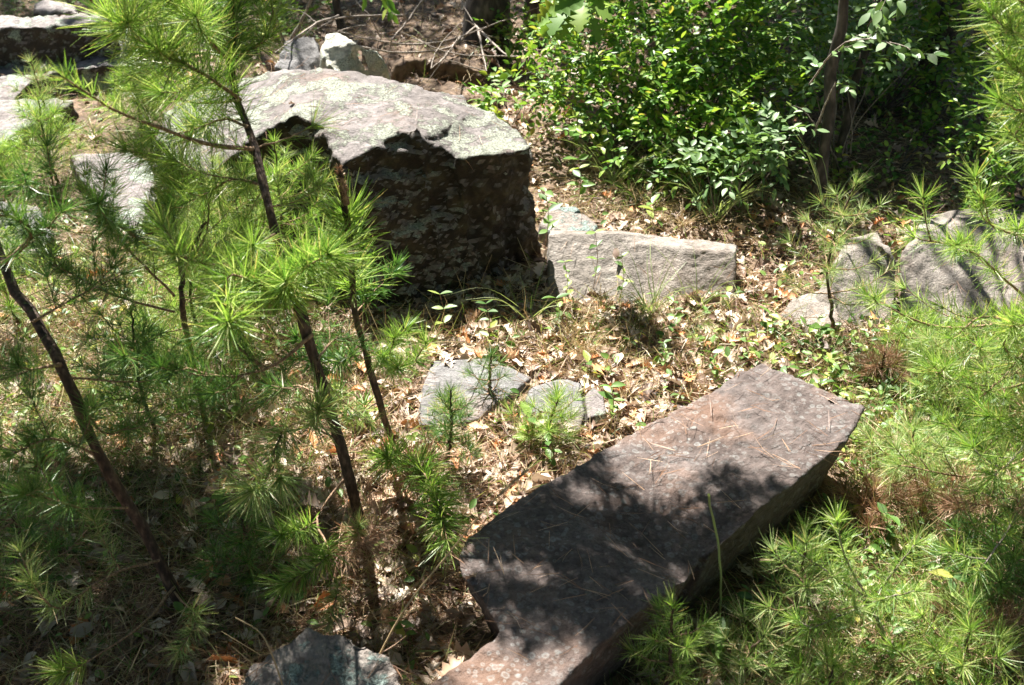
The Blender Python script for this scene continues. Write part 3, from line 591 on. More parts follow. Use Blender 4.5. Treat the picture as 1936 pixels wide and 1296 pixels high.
S('pine seedling beside the rear end of the dark block', 270, 110, 130, GP, n_wh=4, per=5, spread=.5, L=.06, dens=1100)
S('light pine seedling behind the right end of the dark block', 350, 80, 90, GP, n_wh=3, per=5, spread=.6, L=.06, dens=1100, mat='needle_lime')
S('small pine on top of the dark block in the upper left corner', 110, 30, 70, GP, n_wh=3, per=4, spread=.6, L=.06, dens=900)
S('grass-like pine seedling at the left edge under the dark rocks', 10, 360, 80, GP, n_wh=3, per=5, spread=.6, L=.06, dens=1300)
S('dark little pine in front of the flat grey stone', 842, 890, 165, GP, n_wh=4, per=3, spread=.42, lean=(.08, 0), L=.034, w=.0011, dens=1300, mat='needle_dark', tw=1)
S('tufted pine seedling beside the low dark grey stone', 1035, 835, 95, GP, n_wh=3, per=4, spread=.75, L=.055, w=.0011, dens=1100, lean=(.15, -.1), mat='needle')
S('faint olive pine seedling behind the flat grey stone', 930, 760, 95, GP, n_wh=3, per=4, spread=.5, L=.045, w=.0009, dens=500, mat='needle_dark')
S('thin yellow-green pine sapling in front of the peaked stone', 1580, 635, 265, GP, n_wh=4, per=4, spread=.46, L=.045, w=.0010, dens=900, mat='needle_lime', s_low=.3, lean=(-.05, 0))
S('reddish dead pine seedling between peaked stone and slab', 1660, 720, 60, GP, n_wh=2, per=5, spread=.7, L=.055, dens=900, mat='needle_brown')
S('sprawling pine sapling in front of the slab tip', 1480, 1250, 250, GP, n_wh=2, per=4, spread=.5, L=.05, dens=900, w=.0014, mat='needle_lime', s_low=.5)
S('bright pine seedling at the bottom beside the slab end', 1250, 1330, 215, GP, n_wh=3, per=4, spread=.42, L=.045, w=.0014, dens=1300, mat='needle')
S('pine seedling rooted right of the slab tip', 1700, 930, 120, GP, n_wh=3, per=5, spread=.8, L=.06, dens=1000, mat='needle_lime', w=.0012)
S('dead brown pine seedling right of the slab', 1790, 1000, 90, GP, n_wh=2, per=5, spread=.9, L=.065, dens=900, mat='needle_brown', w=.0013)
S('rusty dead pine spray lying along the right side of the slab', 1640, 985, 60, GP, n_wh=2, per=6, spread=1.3, L=.06, dens=900, mat='needle_brown')
S('rusty dead pine spray near the lower right corner', 1850, 1230, 60, GP, n_wh=2, per=5, spread=1.2, L=.06, dens=900, mat='needle_brown')
S('low pine seedling in the bottom right foreground', 1560, 1330, 90, GP, n_wh=2, per=5, spread=1., L=.055, dens=1100, mat='needle')
S('lime pine seedling low beside the bottom edge right of the slab', 1430, 1290, 110, GP, n_wh=2, per=5, spread=.9, L=.055, dens=1100, mat='needle_lime')
S('low pine spray on brown needles near the lower right corner', 1800, 1290, 120, GP, n_wh=2, per=6, spread=1.0, L=.06, dens=1200, mat='needle')
S('pine seedling between peaked stone and right edge pine', 1740, 690, 90, GP, n_wh=2, per=6, spread=.9, L=.055, dens=1100, mat='needle')
# right foreground pine: fanned tips in front of the slab
br = [B_([(1650, 1140, 1.52), (1580, 1090, 1.48), (1500, 1040, 1.46)], r=.0028, s0=.35, L=.045, dens=1500, wm='twig_grey', w=.0015),
      B_([(1640, 1130, 1.52), (1600, 1060, 1.5), (1582, 985, 1.5)], r=.003, s0=.3, L=.052, dens=1300, wm='twig_grey', w=.0016),
      B_([(1640, 1140, 1.52), (1560, 1070, 1.52), (1520, 1000, 1.52)], r=.0022, s0=.4, L=.042, dens=1200, wm='twig_grey', w=.0014),
      B_([(1650, 1140, 1.52), (1690, 1080, 1.5), (1730, 1030, 1.5)], r=.003, s0=.1, L=.05, dens=1300, wm='twig_grey'),
      B_([(1650, 1140, 1.52), (1680, 1130, 1.46), (1730, 1118, 1.42)], r=.003, s0=.1, L=.05, dens=1500, wm='twig_grey'),
      B_([(1650, 1140, 1.52), (1600, 1160, 1.46), (1530, 1190, 1.4)], r=.003, s0=.1, L=.055, dens=1300, tw=2, wm='twig_grey')]
pine('pale-stemmed pine sapling fanning out beside the slab at lower right', [G(1690, 1260), P(1670, 1200, 1.50), P(1640, 1130, 1.52)], br, GP, r0=.006, r1=.003, L=.05, mat='needle', trunk_clothe=.5, bark='twig_grey')
# big right edge pine
br = []
for a, b3, c, kw in [((1936, 560, 2.0), (1840, 480, 1.95), (1730, 450, 1.9), {}), ((1936, 620, 2.0), (1860, 600, 1.85), (1800, 640, 1.75), dict(tw=4)), ((1960, 700, 1.95), (1900, 660, 1.8), (1915, 612, 1.7), dict(w=.0018, L=.07, tw=2)),
                     ((1960, 720, 1.95), (1860, 740, 1.9), (1760, 700, 1.85), dict(tw=5)), ((1960, 800, 1.9), (1850, 820, 1.8), (1780, 800, 1.75), dict(tw=5)),
                     ((1960, 780, 1.9), (1930, 850, 1.7), (1880, 900, 1.6), dict(L=.065, w=.0017, wm='twig_grey')), ((1960, 900, 1.85), (1900, 1010, 1.6), (1850, 1080, 1.5), dict(wm='twig_grey', tw=2)),
                     ((1960, 600, 2.0), (1780, 620, 1.95), (1640, 560, 1.9), dict(tw=2, dens=800)), ((1960, 450, 2.0), (1880, 430, 1.95), (1860, 380, 1.9), dict(tw=3)),
                     ((1960, 860, 1.9), (1840, 900, 1.85), (1700, 880, 1.85), dict(tw=5, m='needle_lime')), ((1980, 980, 1.8), (1900, 960, 1.7), (1800, 950, 1.7), dict(m='needle_brown', tw=3)),
                     ((1960, 640, 2.0), (1890, 720, 1.9), (1840, 760, 1.85), dict(tw=4))]:
    d_ = dict(r=.0035, s0=.15, L=.055, dens=1050, tw=4, tl=.35); d_.update(kw); br.append(B_([a, b3, c], **d_))
pine('large bushy pine filling the right edge beside the slab', [G(1990, 1020), P(1985, 800, 1.98), P(1985, 500, 2.02), P(1990, 300, 2.05)], br, GP, name='pine_tree', r0=.014, r1=.006, L=.055, cat='pine tree')
br = []
for a, b3, c, kw in [((2010, 60, 1.9), (1960, 20, 1.85), (1900, -10, 1.8), {}), ((2010, 120, 1.9), (1950, 80, 1.8), (1915, 60, 1.75), {}), ((2020, 260, 1.9), (1950, 220, 1.8), (1892, 190, 1.75), dict(tw=1, L=.06)),
                     ((2020, 300, 1.9), (1960, 290, 1.85), (1910, 250, 1.8), {}), ((2010, 20, 1.9), (1950, -40, 1.85), (1880, -80, 1.8), {}), ((2020, 220, 1.9), (1960, 170, 1.85), (1925, 130, 1.8), {})]:
    d_ = dict(r=.0035, s0=.2, L=.065, dens=1300, tw=2, tl=.35, w=.0016); d_.update(kw); br.append(B_([a, b3, c], **d_))
pine('pine with bright tufts in the upper right corner', [G(2100, 900), P(2060, 600, 1.95), P(2025, 300, 1.9), P(2010, 0, 1.9), P(2005, -150, 1.9)], br, GP, name='pine_tree', r0=.014, r1=.006, cat='pine tree')

# ---------------------------------------------------------------- leafy shrubs
def shrub(label, base, lobes, mat, L=(.018, .032), shape='ovate', n_tw=300, per=7, name='shrub', cat='shrub', group=None, stems=7, wm='trunk', twl=.10, r=.005, rough_=None, droop=.1, wid=1.0):
    """lobes: list of (centre xyz, radii xyz); twigs of leaves fill the lobes, stems run to them"""
    t = thing(name, base, label, cat, group); sb = Buf(); lb = Buf(); base = np.array(base)
    vol = np.array([np.prod(l[1]) for l in lobes])**.67; vol /= vol.sum(); Bs, Ds, Ns = [], [], []
    for li, (c, rad) in enumerate(lobes):
        c = np.array(c); rad = np.array(rad); nt_ = int(n_tw*vol[li])
        for s_ in range(max(1, int(stems*vol[li])+1)):
            e = c+rvec(1)[0]*rad*.6; m_ = (base+e)/2+rng.normal(size=3)*.05; b4 = base
            tube(sb, curve([b4, m_, e], 10, .004), r*random.uniform(.6, 1), r*.25, 6)
            if n_tw <= 100: sb.build('stem', M[wm], t, smooth=True); sb = Buf()
        u = rvec(nt_)*(rng.uniform(.25, 1, (nt_, 1))**.5)
        lump = np.array([noise.noise(Vector(x_*2.3)+Vector(tuple(c))) for x_ in u]); u = u*(1+.35*lump[:, None])
        st = c+u*rad; out = nz(u*.8+rng.normal(size=(nt_, 3))*.5+np.array([0, -.15, .25]))
        for i in range(nt_):
            tw = curve([st[i], st[i]+out[i]*twl*.5, st[i]+out[i]*twl-np.array([0, 0, droop*twl])], 5)
            if i % 2 == 0 and n_tw > 100: tube(sb, tw, .0012, .0006, 4)
            q, T, _ = along(tw, np.linspace(.05, 1, per)); sd = nz(np.cross(T, np.array([0, 0, 1.])+.2*rvec(1)[0]))
            sg = np.where(np.arange(per) % 2 == 0, 1, -1)[:, None]; dd = T*.55+sd*sg*.8+rng.normal(size=(per, 3))*.2; dd[-1] = T[-1]
            Bs.append(q); Ds.append(dd); Ns.append(np.cross(sd, T)*np.sign(np.cross(sd, T)[:, 2:3])+rng.normal(size=(per, 3))*.35)
    Bs = np.concatenate(Bs); Ds = np.concatenate(Ds); Ns = np.concatenate(Ns)
    leaves(lb, Bs, Ds, Ns, rng.uniform(*L, len(Bs)), shape, .12, .18, wid, crinkle=.0)
    sb.build('stem', M[wm], t, smooth=True); lb.build('foliage', M[mat], t, smooth=True); return t
def C_(px, py, D): return tuple(P(px, py, D))
g0 = G(1330, 330)
shrub('big glossy green shrub behind the clearing, right of the boulder', (g0[0], g0[1]+.2, 0),
      [(C_(1180, 120, 4.1), (.32, .25, .26)), (C_(1330, 110, 4.0), (.34, .26, .26)), (C_(1240, 220, 3.8), (.30, .22, .20)), (C_(1370, 210, 3.8), (.28, .2, .18)), (C_(1250, 20, 4.2), (.4, .28, .22)),
       (C_(1400, 60, 4.1), (.26, .24, .2)), (C_(1100, 190, 4.0), (.16, .14, .12)), (C_(1120, 60, 4.3), (.2, .2, .2)), (C_(1290, 285, 3.6), (.18, .12, .1)), (C_(1390, 260, 3.65), (.16, .12, .1))],
      'leaf_gloss', (.020, .040), 'ovate', 1300, 8, stems=22, wid=1.15)
shrub('grey-green broad-leaved shrub low in front of the glossy one', G(1390, 400), [(C_(1360, 320, 3.35), (.085, .07, .075)), (C_(1410, 285, 3.4), (.08, .06, .06)), (C_(1470, 250, 3.45), (.085, .06, .055)), (C_(1455, 280, 3.4), (.06, .05, .05))],
      'leaf_grey', (.03, .046), 'ovate', 62, 6, stems=4, wm='twig_grey', r=.003)
shrub('grey-green leafy young tree spreading over the dark at the upper right', G(1590, 330), [(C_(1560, 110, 3.8), (.12, .08, .06)), (C_(1650, 60, 3.85), (.12, .1, .06)), (C_(1715, 100, 3.75), (.10, .08, .07)), (C_(1590, 20, 4.0), (.14, .1, .06)), (C_(1540, 150, 3.7), (.08, .06, .05))], 'leaf_grey', (.028, .045), 'ovate', 90, 6, stems=5, wm='twig_grey', r=.004)
shrub('glossy shrub in the dark right of the clearing beside the corner pine', G(1960, 390), [(C_(1900, 270, 3.35), (.14, .12, .12)), (C_(1880, 200, 3.5), (.12, .1, .1)), (C_(1920, 330, 3.25), (.12, .1, .05))], 'leaf_gloss', (.02, .036), 'ovate', 130, 7, stems=6)
shrub('yellow-green leafy seedling tree just behind the boulder', G(960, 250), [(C_(950, 185, 3.9), (.07, .08, .08)), (C_(985, 160, 4.0), (.06, .06, .06)), (C_(930, 205, 3.8), (.05, .05, .04))], 'leaf_oak', (.03, .055), 'ovate', 40, 5, stems=4, wm='twig_grey', r=.003)
shrub('broad glossy shrub wall in deep shade at the upper right', G(1650, 230),
      [(C_(1500, 60, 4.5), (.30, .25, .22)), (C_(1620, 90, 4.6), (.34, .25, .25)), (C_(1760, 60, 4.4), (.34, .25, .25)), (C_(1840, 160, 4.2), (.25, .2, .2)), (C_(1690, 190, 4.5), (.3, .2, .12)), (C_(1600, 10, 4.9), (.4, .3, .2)), (C_(1860, 60, 4.2), (.3, .2, .25))],
      'leaf_gloss', (.024, .042), 'ovate', 640, 8, stems=16, wid=1.1)
shrub('small glossy shrub beside the dark tree trunk at the top', G(990, 130), [(C_(980, 70, 4.9), (.09, .08, .08)), (C_(950, 60, 5.0), (.07, .07, .07))], 'leaf_gloss', (.02, .034), 'round', 60, 6, stems=4)
shrub('dim low shrub in the shade under the right-hand trees', G(1700, 330), [(C_(1700, 270, 4.0), (.22, .14, .09)), (C_(1640, 320, 3.7), (.14, .1, .05)), (C_(1780, 250, 4.1), (.14, .12, .1)), (C_(1790, 120, 4.4), (.25, .2, .16))], 'leaf_gloss', (.02, .034), 'round', 150, 6, stems=6)
shrub('light green shrub at the very top left behind the rocks', G(380, 40), [(C_(330, 20, 5.8), (.35, .3, .15)), (C_(450, 40, 5.4), (.3, .3, .15)), (C_(560, 20, 5.8), (.3, .3, .15)), (C_(180, 10, 6.4), (.4, .3, .12))], 'leaf_oak', (.02, .035), 'round', 330, 7, stems=10, wm='twig_grey')
# leafy branches that reach in from trees
def bough(label, pts_, mat, L, shape, n_tw, per, name, cat, lf=.3, wm='twig_grey', r=.003, curl_=.15, group=None):
    q = curve(pts_, 12, .002); g_ = q[0]; t = thing(name, g_, label, cat, group); sb = Buf(); lb = Buf(); tube(sb, q, r, r*.4, 6)
    for tw in twigify(q, n_tw, lf, .15, -.1):
        tube(sb, tw, r*.4, .0006, 4); p_, T, _ = along(tw, np.linspace(.1, 1, per)); sd = nz(np.cross(T, np.array([0, 0, 1.])))
        sg = np.where(np.arange(per) % 2 == 0, 1, -1)[:, None]; dd = T*.6+sd*sg*.8+rng.normal(size=(per, 3))*.2-np.array([0, 0, .25]); dd[-1] = T[-1]
        leaves(lb, p_, dd, np.array([0, -.5, 1.])+rng.normal(size=(per, 3))*.35, rng.uniform(*L, per), shape, curl_, .15, 1.1)
    sb.build('stem', M[wm], t, smooth=True); lb.build('foliage', M[mat], t, smooth=True); return t

# ---------------------------------------------------------------- trees of the wood behind, plus added unseen shade trees
def tree(label, x, y, r, H, lean, crown, nleaf, mat='leaf_canopy', group='trees of the wood behind the clearing', forks=4, LL=(.05, .09)):
    z0 = hgt(x, y); t = thing('tree', (x, y, z0), label, 'tree', group); tb = Buf(); b0 = np.array([x, y, z0-.05]); top = b0+np.array([lean[0], lean[1], H])
    q = curve([b0, (b0+top)/2+rng.normal(size=3)*.05, top], 18, .006); tube(tb, q, r*1.25, r*.35, 12, .2)
    for i in range(forks):
        s = random.uniform(.35, .95); p, T, _ = along(q, np.array([s])); c, rad = random.choice(crown); e = np.array([x, y, 0])+np.array(c)+rvec(1)[0]*np.array(rad)*.7
        tube(tb, curve([p[0], (p[0]+e)/2+np.array([0, 0, .1]), e], 9, .01), r*.4, r*.1, 7)
    tb.build('trunk', M['trunk'], t, smooth=True); lb = Buf()
    for c, rad in crown:
        k = nleaf//len(crown); u = rvec(k)*(rng.random((k, 1))**.45); lump = np.array([noise.noise(Vector(a_*3)) for a_ in u]); u = u[lump > -.18]; k = len(u)
        leaves(lb, np.array([x, y, 0])+np.array(c)+u*np.array(rad), rvec(k), np.array([0, 0, 1.])+rng.normal(size=(k, 3))*.6, rng.uniform(*LL, k), 'ovate', .1, .1, 1.1)
    lb.build('crown', M[mat], t, smooth=True); return t
def gx(px, py): g = G(px, py); return float(g[0]), float(g[1])
tree('unseen broad-leaved tree added outside the left edge to shade the lower left', -2.75, 3.5, .06, 3.2, (.3, .1), [((1.36, .14, 2.75), (.42, .20, .16)), ((1.02, .12, 2.8), (.28, .36, .2)), ((1.25, -.2, 2.75), (.2, .15, .15))], 3000, LL=(.05, .085))  # unseen tree, added so its crown lobes shade the lower left
x, y = gx(905, 122); tree('thick dark trunk standing behind the big boulder', x, y, .07, 4, (.3, .9), [((.6, 2.0, 2.9), (.9, .7, .5)), ((1.2, 2.3, 3.1), (.9, .7, .5))], 2600)
x, y = gx(945, 118); tree('second dark trunk just right of the thick one', x, y, .04, 4.5, (.3, .3), [((1.3, 2.0, 2.6), (.9, .7, .5))], 1800)
x, y = gx(1000, 80); tree('thin dark trunk left of the glossy shrub at the top', x, y, .035, 4.5, (.2, .3), [((1.1, 1.6, 2.6), (.8, .7, .5))], 1600)
x, y = gx(1545, 395); tree('slim dark trunk in the shade right of the glossy shrub', x, y, .017, 2.3, (-.03, .35), [((.05, 1.35, 1.5), (.5, .45, .25)), ((.75, 1.35, 1.55), (.6, .6, .3))], 4200, LL=(.035, .06))
x, y = gx(1575, 330); tree('slender trunk close behind the slim dark one', x, y, .014, 2.4, (.1, .3), [((.45, 1.7, 1.9), (.8, .6, .35))], 2400, LL=(.035, .06))
x, y = gx(1750, 180); tree('tree in the deep shade at the upper right', x, y, .05, 4.5, (.1, .1), [((0, .7, 2.2), (1.5, 1.1, .6)), ((.9, .2, 2.6), (1.2, 1., .7)), ((-.5, .6, 1.7), (.9, .8, .4))], 11000)
x, y = gx(1420, 60); tree('dark tree behind the glossy shrub', x, y, .05, 4.5, (.1, .2), [((0, .9, 2.6), (1.3, 1.1, .7)), ((.3, .5, 1.4), (.9, .7, .6))], 6000)
x, y = gx(1150, 20); tree('dark tree behind the left part of the glossy shrub', x, y, .05, 5, (0, .2), [((.3, .5, 2.6), (1.2, 1.1, .7))], 3500)
x, y = gx(440, 20); x -= .05; tree('thin trunk at the top behind the tall pine', x, y, .02, 3, (.1, 0), [((0, 1.6, 2.9), (.5, .5, .4))], 500, mat='leaf_oak')
x, y = gx(650, 62); tree('thin dark stem at the top behind the pale boulder', x, y, .02, 3, (-.3, 0), [((-.2, 2.2, 2.9), (.5, .5, .4))], 500, mat='leaf_oak')
for i, (tx, ty, rr) in enumerate([(-4.5, 10, .09), (-2.4, 9.5, .07), (-.6, 11, .1), (.9, 9, .08), (2.6, 9.6, .09), (4.6, 9, .1), (5.2, 6.0, .08), (-6.5, 7, .08), (3.4, 12, .1), (-3.5, 13.5, .12), (1.6, 14, .12), (7, 12, .1), (-8, 12, .1), (-1.8, 16, .12)]):
    tree(f'tall forest tree in the wood beyond the {["left rocks", "boulder", "glossy shrub", "right-hand shade"][0 if tx < -2 else 1 if tx < .5 else 2 if tx < 3 else 3]}', tx, ty, rr, 7, (.2, .2), [((0, 0, 5.2), (1.6, 1.6, 1.2)), ((.5, .3, 4.2), (1.3, 1.3, .8))]+([((0, 1.2, 2.4), (1.7, 1.2, 1.3))] if ty > 10.5 else []), 3600, LL=(.10, .17))
for i, (tx, ty, cr) in enumerate([(-4.6, -.5, [((.3, 0, 2.6), (1.4, 1.8, 1.6)), ((1.2, 0, 5.2), (2, 1.8, .8))]), (-4.8, 2.4, [((0, .2, 2.6), (1.3, 1.6, 1.6)), ((1.3, .1, 5.4), (2, 1.6, .8))]),
                               (-2.6, -3.0, [((0, 0, 2.4), (1.8, 1.3, 1.6)), ((.6, 1.2, 5.0), (2, 1.6, .8))]), (0, -3.6, [((0, 0, 2.4), (1.8, 1.3, 1.6)), ((0, 2.0, 5.2), (2, 1.8, .8))]),
                               (2.8, -3.0, [((0, 0, 2.4), (1.8, 1.3, 1.6)), ((-.4, 1.2, 5.1), (2, 1.7, .8))]), (4.8, -.6, [((-.2, 0, 2.6), (1.4, 1.8, 1.6)), ((-1.2, .3, 5.2), (2, 1.8, .8))]),
                               (4.9, 2.6, [((0, 0, 2.6), (1.2, 1.6, 1.6)), ((-1.6, .3, 5.3), (1.9, 1.5, .7))]), (-2.4, -6, [((2.2, 8.2, 6.0), (2.3, 1.9, .7))]), (-6.4, 5.4, [((0, 0, 2.6), (1.5, 1.8, 1.6)), ((.3, 0, 5.2), (1.8, 1.8, .8))]), (6.2, 5.2, [((0, 0, 2.6), (1.4, 1.8, 1.6))])]):
    tree(['unseen sky-blocking tree added behind the viewer to the left', 'unseen sky-blocking tree added beyond the left edge', 'unseen leafy tree added behind the viewer on the left to block sky', 'unseen sky-blocking tree added directly behind the viewer', 'unseen leafy tree added behind the viewer on the right to block sky', 'unseen sky-blocking tree added behind the viewer to the right', 'unseen sky-blocking tree added beyond the right edge', 'unseen tree added farthest behind the viewer, its crown set overhead to block sky', 'unseen sky-blocking tree added beyond the upper left edge', 'unseen sky-blocking tree added beyond the upper right edge'][i],
         tx, ty, .09, 6, (.1, .1), cr, 5600, LL=(.16, .28))  # unseen trees added round and above the viewer to cut skylight in the shade
bough('oak twig with big lobed leaves hanging at the top centre', [P(1130, -60, 3.2), P(1110, -10, 3.15), P(1085, 30, 3.1)], 'leaf_oak', (.07, .11), 'oak', 8, 4, 'oak_branch', 'branch', .6)
bough('grey-green leafy branch arching across the dark at upper right', [C_(1530, 160, 3.2), C_(1600, 80, 3.1), C_(1700, 85, 3.0), C_(1745, 110, 2.95)], 'leaf_grey', (.03, .05), 'ovate', 9, 5, 'leafy_branch', 'branch', .3)
bough('leafy twig with dark stem entering at the top right', [C_(1720, -60, 3.0), C_(1670, 0, 3.0), C_(1640, 50, 3.0)], 'leaf_grey', (.03, .05), 'ovate', 6, 5, 'leafy_branch', 'branch', .35)
bough('yellowish leaf cluster hanging above the pale boulder', [C_(700, -60, 4.4), C_(720, -10, 4.4), C_(740, 20, 4.4)], 'leaf_oak', (.04, .06), 'ovate', 5, 4, 'leafy_branch', 'branch', .4)
# pale forked bare shrub and dead branches
def sticks(label, name, cat, lines, wm='twig_grey', group=None):
    base = np.array(lines[0][0][0]); t = thing(name, base, label, cat, group)
    for pts_, ra, rb in lines:
        sb = Buf(); tube(sb, curve(pts_, 14, .0012), ra, rb, 7, .06); sb.build('stem', M[wm], t, smooth=True)
    return t
g1 = G(541, 150); D1 = g1[1]
sticks('pale forked stem of a bare shrub behind the big boulder', 'bare_shrub', 'shrub', [([g1, P(541, 95, D1), P(522, 40, D1), P(512, -30, D1)], .010, .006), ([P(541, 90, D1), P(570, 40, D1), P(600, -30, D1)], .008, .005)])
dl = []
for pts_ in [[(900, 55, 4.9), (860, 75, 4.8), (780, 85, 4.7), (700, 75, 4.6), (640, 60, 4.6)], [(900, 50, 4.9), (850, 90, 4.7), (760, 100, 4.5), (700, 92, 4.4), (640, 78, 4.3)], [(640, 30, 4.8), (600, 45, 4.6), (560, 70, 4.4), (520, 100, 4.2)],
             [(900, 50, 4.9), (930, 80, 4.6), (960, 105, 4.4), (985, 108, 4.3)], [(905, 60, 4.8), (912, 100, 4.6), (920, 135, 4.4)], [(760, 30, 5), (700, 30, 4.9), (640, 35, 4.8), (600, 55, 4.7)], [(800, 0, 5.0), (770, 40, 4.9), (740, 75, 4.6)], [(870, 70, 4.8), (840, 110, 4.4), (815, 130, 4.3)]]:
    dl.append((Q(*pts_), .006, .002))
    for _ in range(3):
        a = P(*pts_[random.randint(0, len(pts_)-1)]); e = a+rng.normal(size=3)*np.array([.25, .12, .12]); dl.append(([a, (a+e)/2+rng.normal(size=3)*.02, e], .003, .0012))
sticks('tangle of bare dead branches in front of the dark trunk', 'dead_branches', 'branch', dl)
g2 = G(1500, 380)
sticks('bare brittle twig beside the slim dark trunk', 'dead_twig', 'twig', [([P(1540, 250, 3.5), P(1560, 200, 3.45), P(1580, 155, 3.4)], .004, .002), ([P(1545, 240, 3.5), P(1520, 210, 3.5), P(1500, 200, 3.5)], .002, .001)])
sticks('bent green stem standing in front of the slab edge', 'green_stem', 'stem', [([G(1358, 1200), P(1362, 1080, 1.52), P(1340, 935, 1.5)], .0022, .0022)], 'blade')

# ---------------------------------------------------------------- grass clumps, stalks, seedlings
def clump(label, px, py, n_, L, spread=.6, mat='blade', w=.0040, name='grass_clump'):
    b0 = G(px, py); b0[2] = hgt(b0[0], b0[1]); t = thing(name, b0, label, 'grass', 'long-bladed grass clumps'); bf = Buf()
    for i in range(n_):
        a = random.uniform(0, 6.28); d_ = np.array([math.cos(a)*spread, math.sin(a)*spread, 1]); d_ /= np.linalg.norm(d_); l = L*random.uniform(.5, 1.1)
        q = curve([b0+rng.normal(size=3)*np.array([.012, .012, 0]), b0+d_*l*.55, b0+d_*l-np.array([0, 0, l*random.uniform(.0, .35)])+np.array([d_[0], d_[1], 0])*l*.15], 8)
        T = nz(np.gradient(q, axis=0)); sd = nz(np.cross(T, rvec(1)[0])); wd = (w*np.linspace(1, .15, len(q)))[:, None]
        V = np.stack([q-sd*wd*.5, q+sd*wd*.5], 1).reshape(-1, 3); j = np.arange(len(q)-1)*2
        bf.add(V, np.stack([j, j+1, j+3, j+2], 1), np.full(len(V), random.random()))
    o = bf.build('blades', M[mat], t); return t
clump('clump of long pale blades in front of the tan block', 1225, 600, 34, .28, .8)
clump('grass clump with arching blades at the right end of the tan block', 1320, 590, 18, .22, .8)
clump('leaning long-bladed clump at the foot of the glossy shrub', 1160, 350, 50, .3, 1.0)
clump('arching grass clump below the grey-green shrub', 1350, 420, 34, .36, .8)
clump('tall thin blades in front of the slim dark trunk', 1570, 420, 10, .5, .5)
clump('dry tan tuft between flat grey stone and tan block', 1110, 680, 60, .16, .55, 'grass_dry', .0014)
clump('second dry tuft left of the long pale blades', 1080, 640, 50, .14, .6, 'grass_dry', .0014)
clump('fine bright grass tuft around the small pine by the low dark stone', 1040, 830, 60, .13, .9, 'grass', .0018)
clump('fine grass tuft right of the narrow stone', 1190, 760, 30, .09, .9, 'grass_dry', .0018)
clump('dry grass in front of the peaked stone', 1560, 690, 60, .12, 1.0, 'grass_dry', .002)
clump('straw tuft between slab tip and lower right pines', 1700, 880, 70, .14, 1.1, 'grass_dry', .002)
clump('straw and grass tuft near the lower right corner', 1760, 1180, 70, .13, 1.1, 'grass_dry', .002)
clump('grass clump at the shadow edge below the boulder', 1000, 610, 9, .3, .9)
clump('grass clump beyond the shaded bluish stone', 1210, 390, 26, .2, 1.0, 'grass')
clump('dry clump between glossy shrub and tan block', 1290, 430, 60, .14, 1.0, 'grass_dry', .0018)
clump('green tuft beside the left pine trunk', 240, 770, 40, .16, .8, 'grass')
clump('dry tuft under the left pine boughs', 340, 900, 50, .14, 1., 'grass_dry', .0016)
clump('green tuft low at the left edge', 60, 880, 40, .15, .8, 'grass')
clump('grass tuft left of the tall pine stem', 450, 790, 40, .13, .9, 'grass')
clump('grass tuft at the foot of the left rocks', 180, 260, 40, .14, 1.0, 'grass')
clump('dry tuft by the upper left ledge', 330, 230, 40, .12, 1.0, 'grass_dry', .002)
def stalk(label, pts_, head, r=.0016, mat='grass_dry', hl=.09):
    q = curve(pts_, 20); t = thing('grass_stalk', q[0], label, 'grass stalk', 'tall dry grass stalks'); b_ = Buf(); tube(b_, q, r, r*.6, 6); b_.build('stem', M[mat], t, smooth=True)
    if head:
        hb = Buf(); k = 60; s = rng.uniform(1-hl, 1, k); p, T, _ = along(q, s); needles(hb, p, T+rvec(k)*.25, .014, .003, .1); hb.build('seed_head', M[mat], t)
stalk('long straw-coloured grass stalk leaning across the lower centre', [P(672, 1330, 1.35), P(760, 1160, 1.42), P(850, 1045, 1.46), P(920, 960, 1.5), P(995, 890, 1.55)], True, .0020, hl=.14)
stalk('bent dry grass stalk in front of the lichen rimmed stone', [P(545, 1330, 1.3), P(515, 1240, 1.32), P(490, 1195, 1.34), P(445, 1168, 1.36)], False, .0018)
stalk('arched dry stalk below the dark boulder face', [G(935, 660), P(870, 648, 2.4), P(800, 650, 2.3), P(740, 662, 2.25)], False, .0016)
stalk('dry stalk leaning at the left between the pines', [P(135, 700, 1.9), P(160, 640, 1.95), P(200, 560, 2.0)], True, .0012)
def seedling(label, px, py, hpx, n_=4, L=.03, mat='leaf_herb', shape='ovate', lean=(0, 0), group='small herb seedlings among the litter'):
    b0 = G(px, py); b0[2] = hgt(b0[0], b0[1]); H = hpx/F0*np.linalg.norm(b0-np.array([0, 0, CZ]))/cp; t = thing('seedling', b0, label, 'seedling', group)
    q = curve([b0, b0+np.array([lean[0]*.4*H+.01, lean[1]*H*.4, H*.55]), b0+np.array([lean[0]*H, lean[1]*H, H])], 8); sb = Buf(); tube(sb, q, .0013, .0008, 5)
    p, T, _ = along(q, np.linspace(.35, 1, n_)); p = np.repeat(p, 2, 0); a = rng.uniform(0, 6.28, n_); a = np.stack([a, a+np.pi], 1).ravel()
    d_ = np.stack([np.cos(a), np.sin(a), rng.uniform(.1, .5, 2*n_)], 1); lb = Buf()
    leaves(lb, p, d_, np.array([0, 0, 1.])+rng.normal(size=(2*n_, 3))*.3, L*1.3*rng.uniform(.7, 1.15, 2*n_), shape, .12, .15, 1.1)
    sb.build('stem', M['twig'], t, smooth=True); lb.build('leaves', M[mat], t, smooth=True)
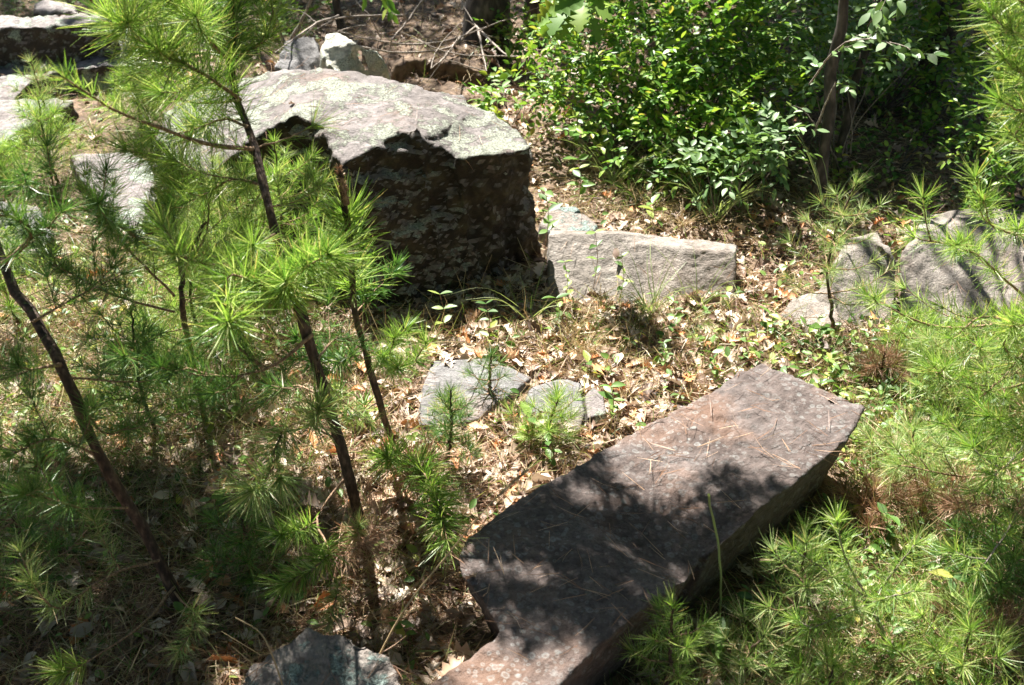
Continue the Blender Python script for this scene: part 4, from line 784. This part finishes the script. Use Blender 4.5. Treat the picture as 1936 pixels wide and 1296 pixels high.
for a in [('seedling with paired leaves lit against the black shadow under the boulder', 835, 640, 80, 3, .03),
          ('seedling right of the first one in the boulder shadow', 920, 665, 90, 5, .026), ('seedling climbing the left corner of the tan block', 1065, 590, 90, 5, .024),
          ('tall thin seedling leaning over the left face of the tan block', 1120, 560, 110, 4, .026), ('seedling in front of the middle of the tan block', 1170, 575, 80, 5, .024),
          ('yellow-leaved seedling at the lower left corner of the tan block', 1050, 620, 55, 3, .034), ('seedling cluster below the long pale grass blades', 1265, 660, 85, 5, .022),
          ('seedling between dry tuft and grass blades', 1250, 700, 50, 4, .022), ('seedling above the left edge of the slab tip', 1340, 720, 50, 4, .024),
          ('seedling touching the upper corner of the slab', 1400, 690, 60, 3, .022), ('small bright seedling over the half buried stone', 1110, 715, 30, 2, .034),
          ('yellow-green seedling growing from the narrow stone', 1150, 810, 75, 5, .03), ('seedling at the lower left of the tufted pine seedling', 1000, 850, 60, 3, .04),
          ('seedling on the edge of the slab below the low stone', 1035, 890, 55, 3, .026), ('leafy seedling right of the boulder beside the shaded stone', 1030, 470, 100, 5, .04),
          ('bushy seedling behind the shaded stone', 1090, 400, 90, 5, .045), ('seedling in dry grass below the glossy shrub', 1230, 430, 40, 3, .045),
          ('dark seedling between the left pine and the lime tuft', 410, 1000, 60, 4, .03), ('seedling in the dark hollow beside the slab end', 760, 1230, 60, 4, .024),
          ('round-leaved seedling left of the peaked stone', 1450, 640, 40, 3, .04), ('seedling in brown needles right of the peaked stone', 1540, 660, 45, 4, .03),
          ('seedling against the dark lower side of the slab', 1540, 905, 90, 4, .02), ('seedling low in the dark under the slab at lower right', 1415, 1180, 60, 4, .024),
          ('pale leaf seedling between the dead brown pine and the slab', 1660, 1040, 60, 3, .034), ('large-leaved lime seedling right of the pale-stemmed pine', 1775, 1180, 90, 3, .034),
          ('seedling beside the slab end at the bottom edge', 1350, 1260, 70, 4, .03), ('seedling at the right edge of the dead brown pine', 1870, 1050, 60, 4, .03),
          ('yellow seedling behind the reddish dead pine', 1730, 760, 55, 4, .03), ('bright seedling row above the slab corner', 1560, 730, 50, 5, .024),
          ('seedling with round leaves beside the brown needles right of the slab', 1720, 870, 45, 4, .032)]:
    seedling(*a)
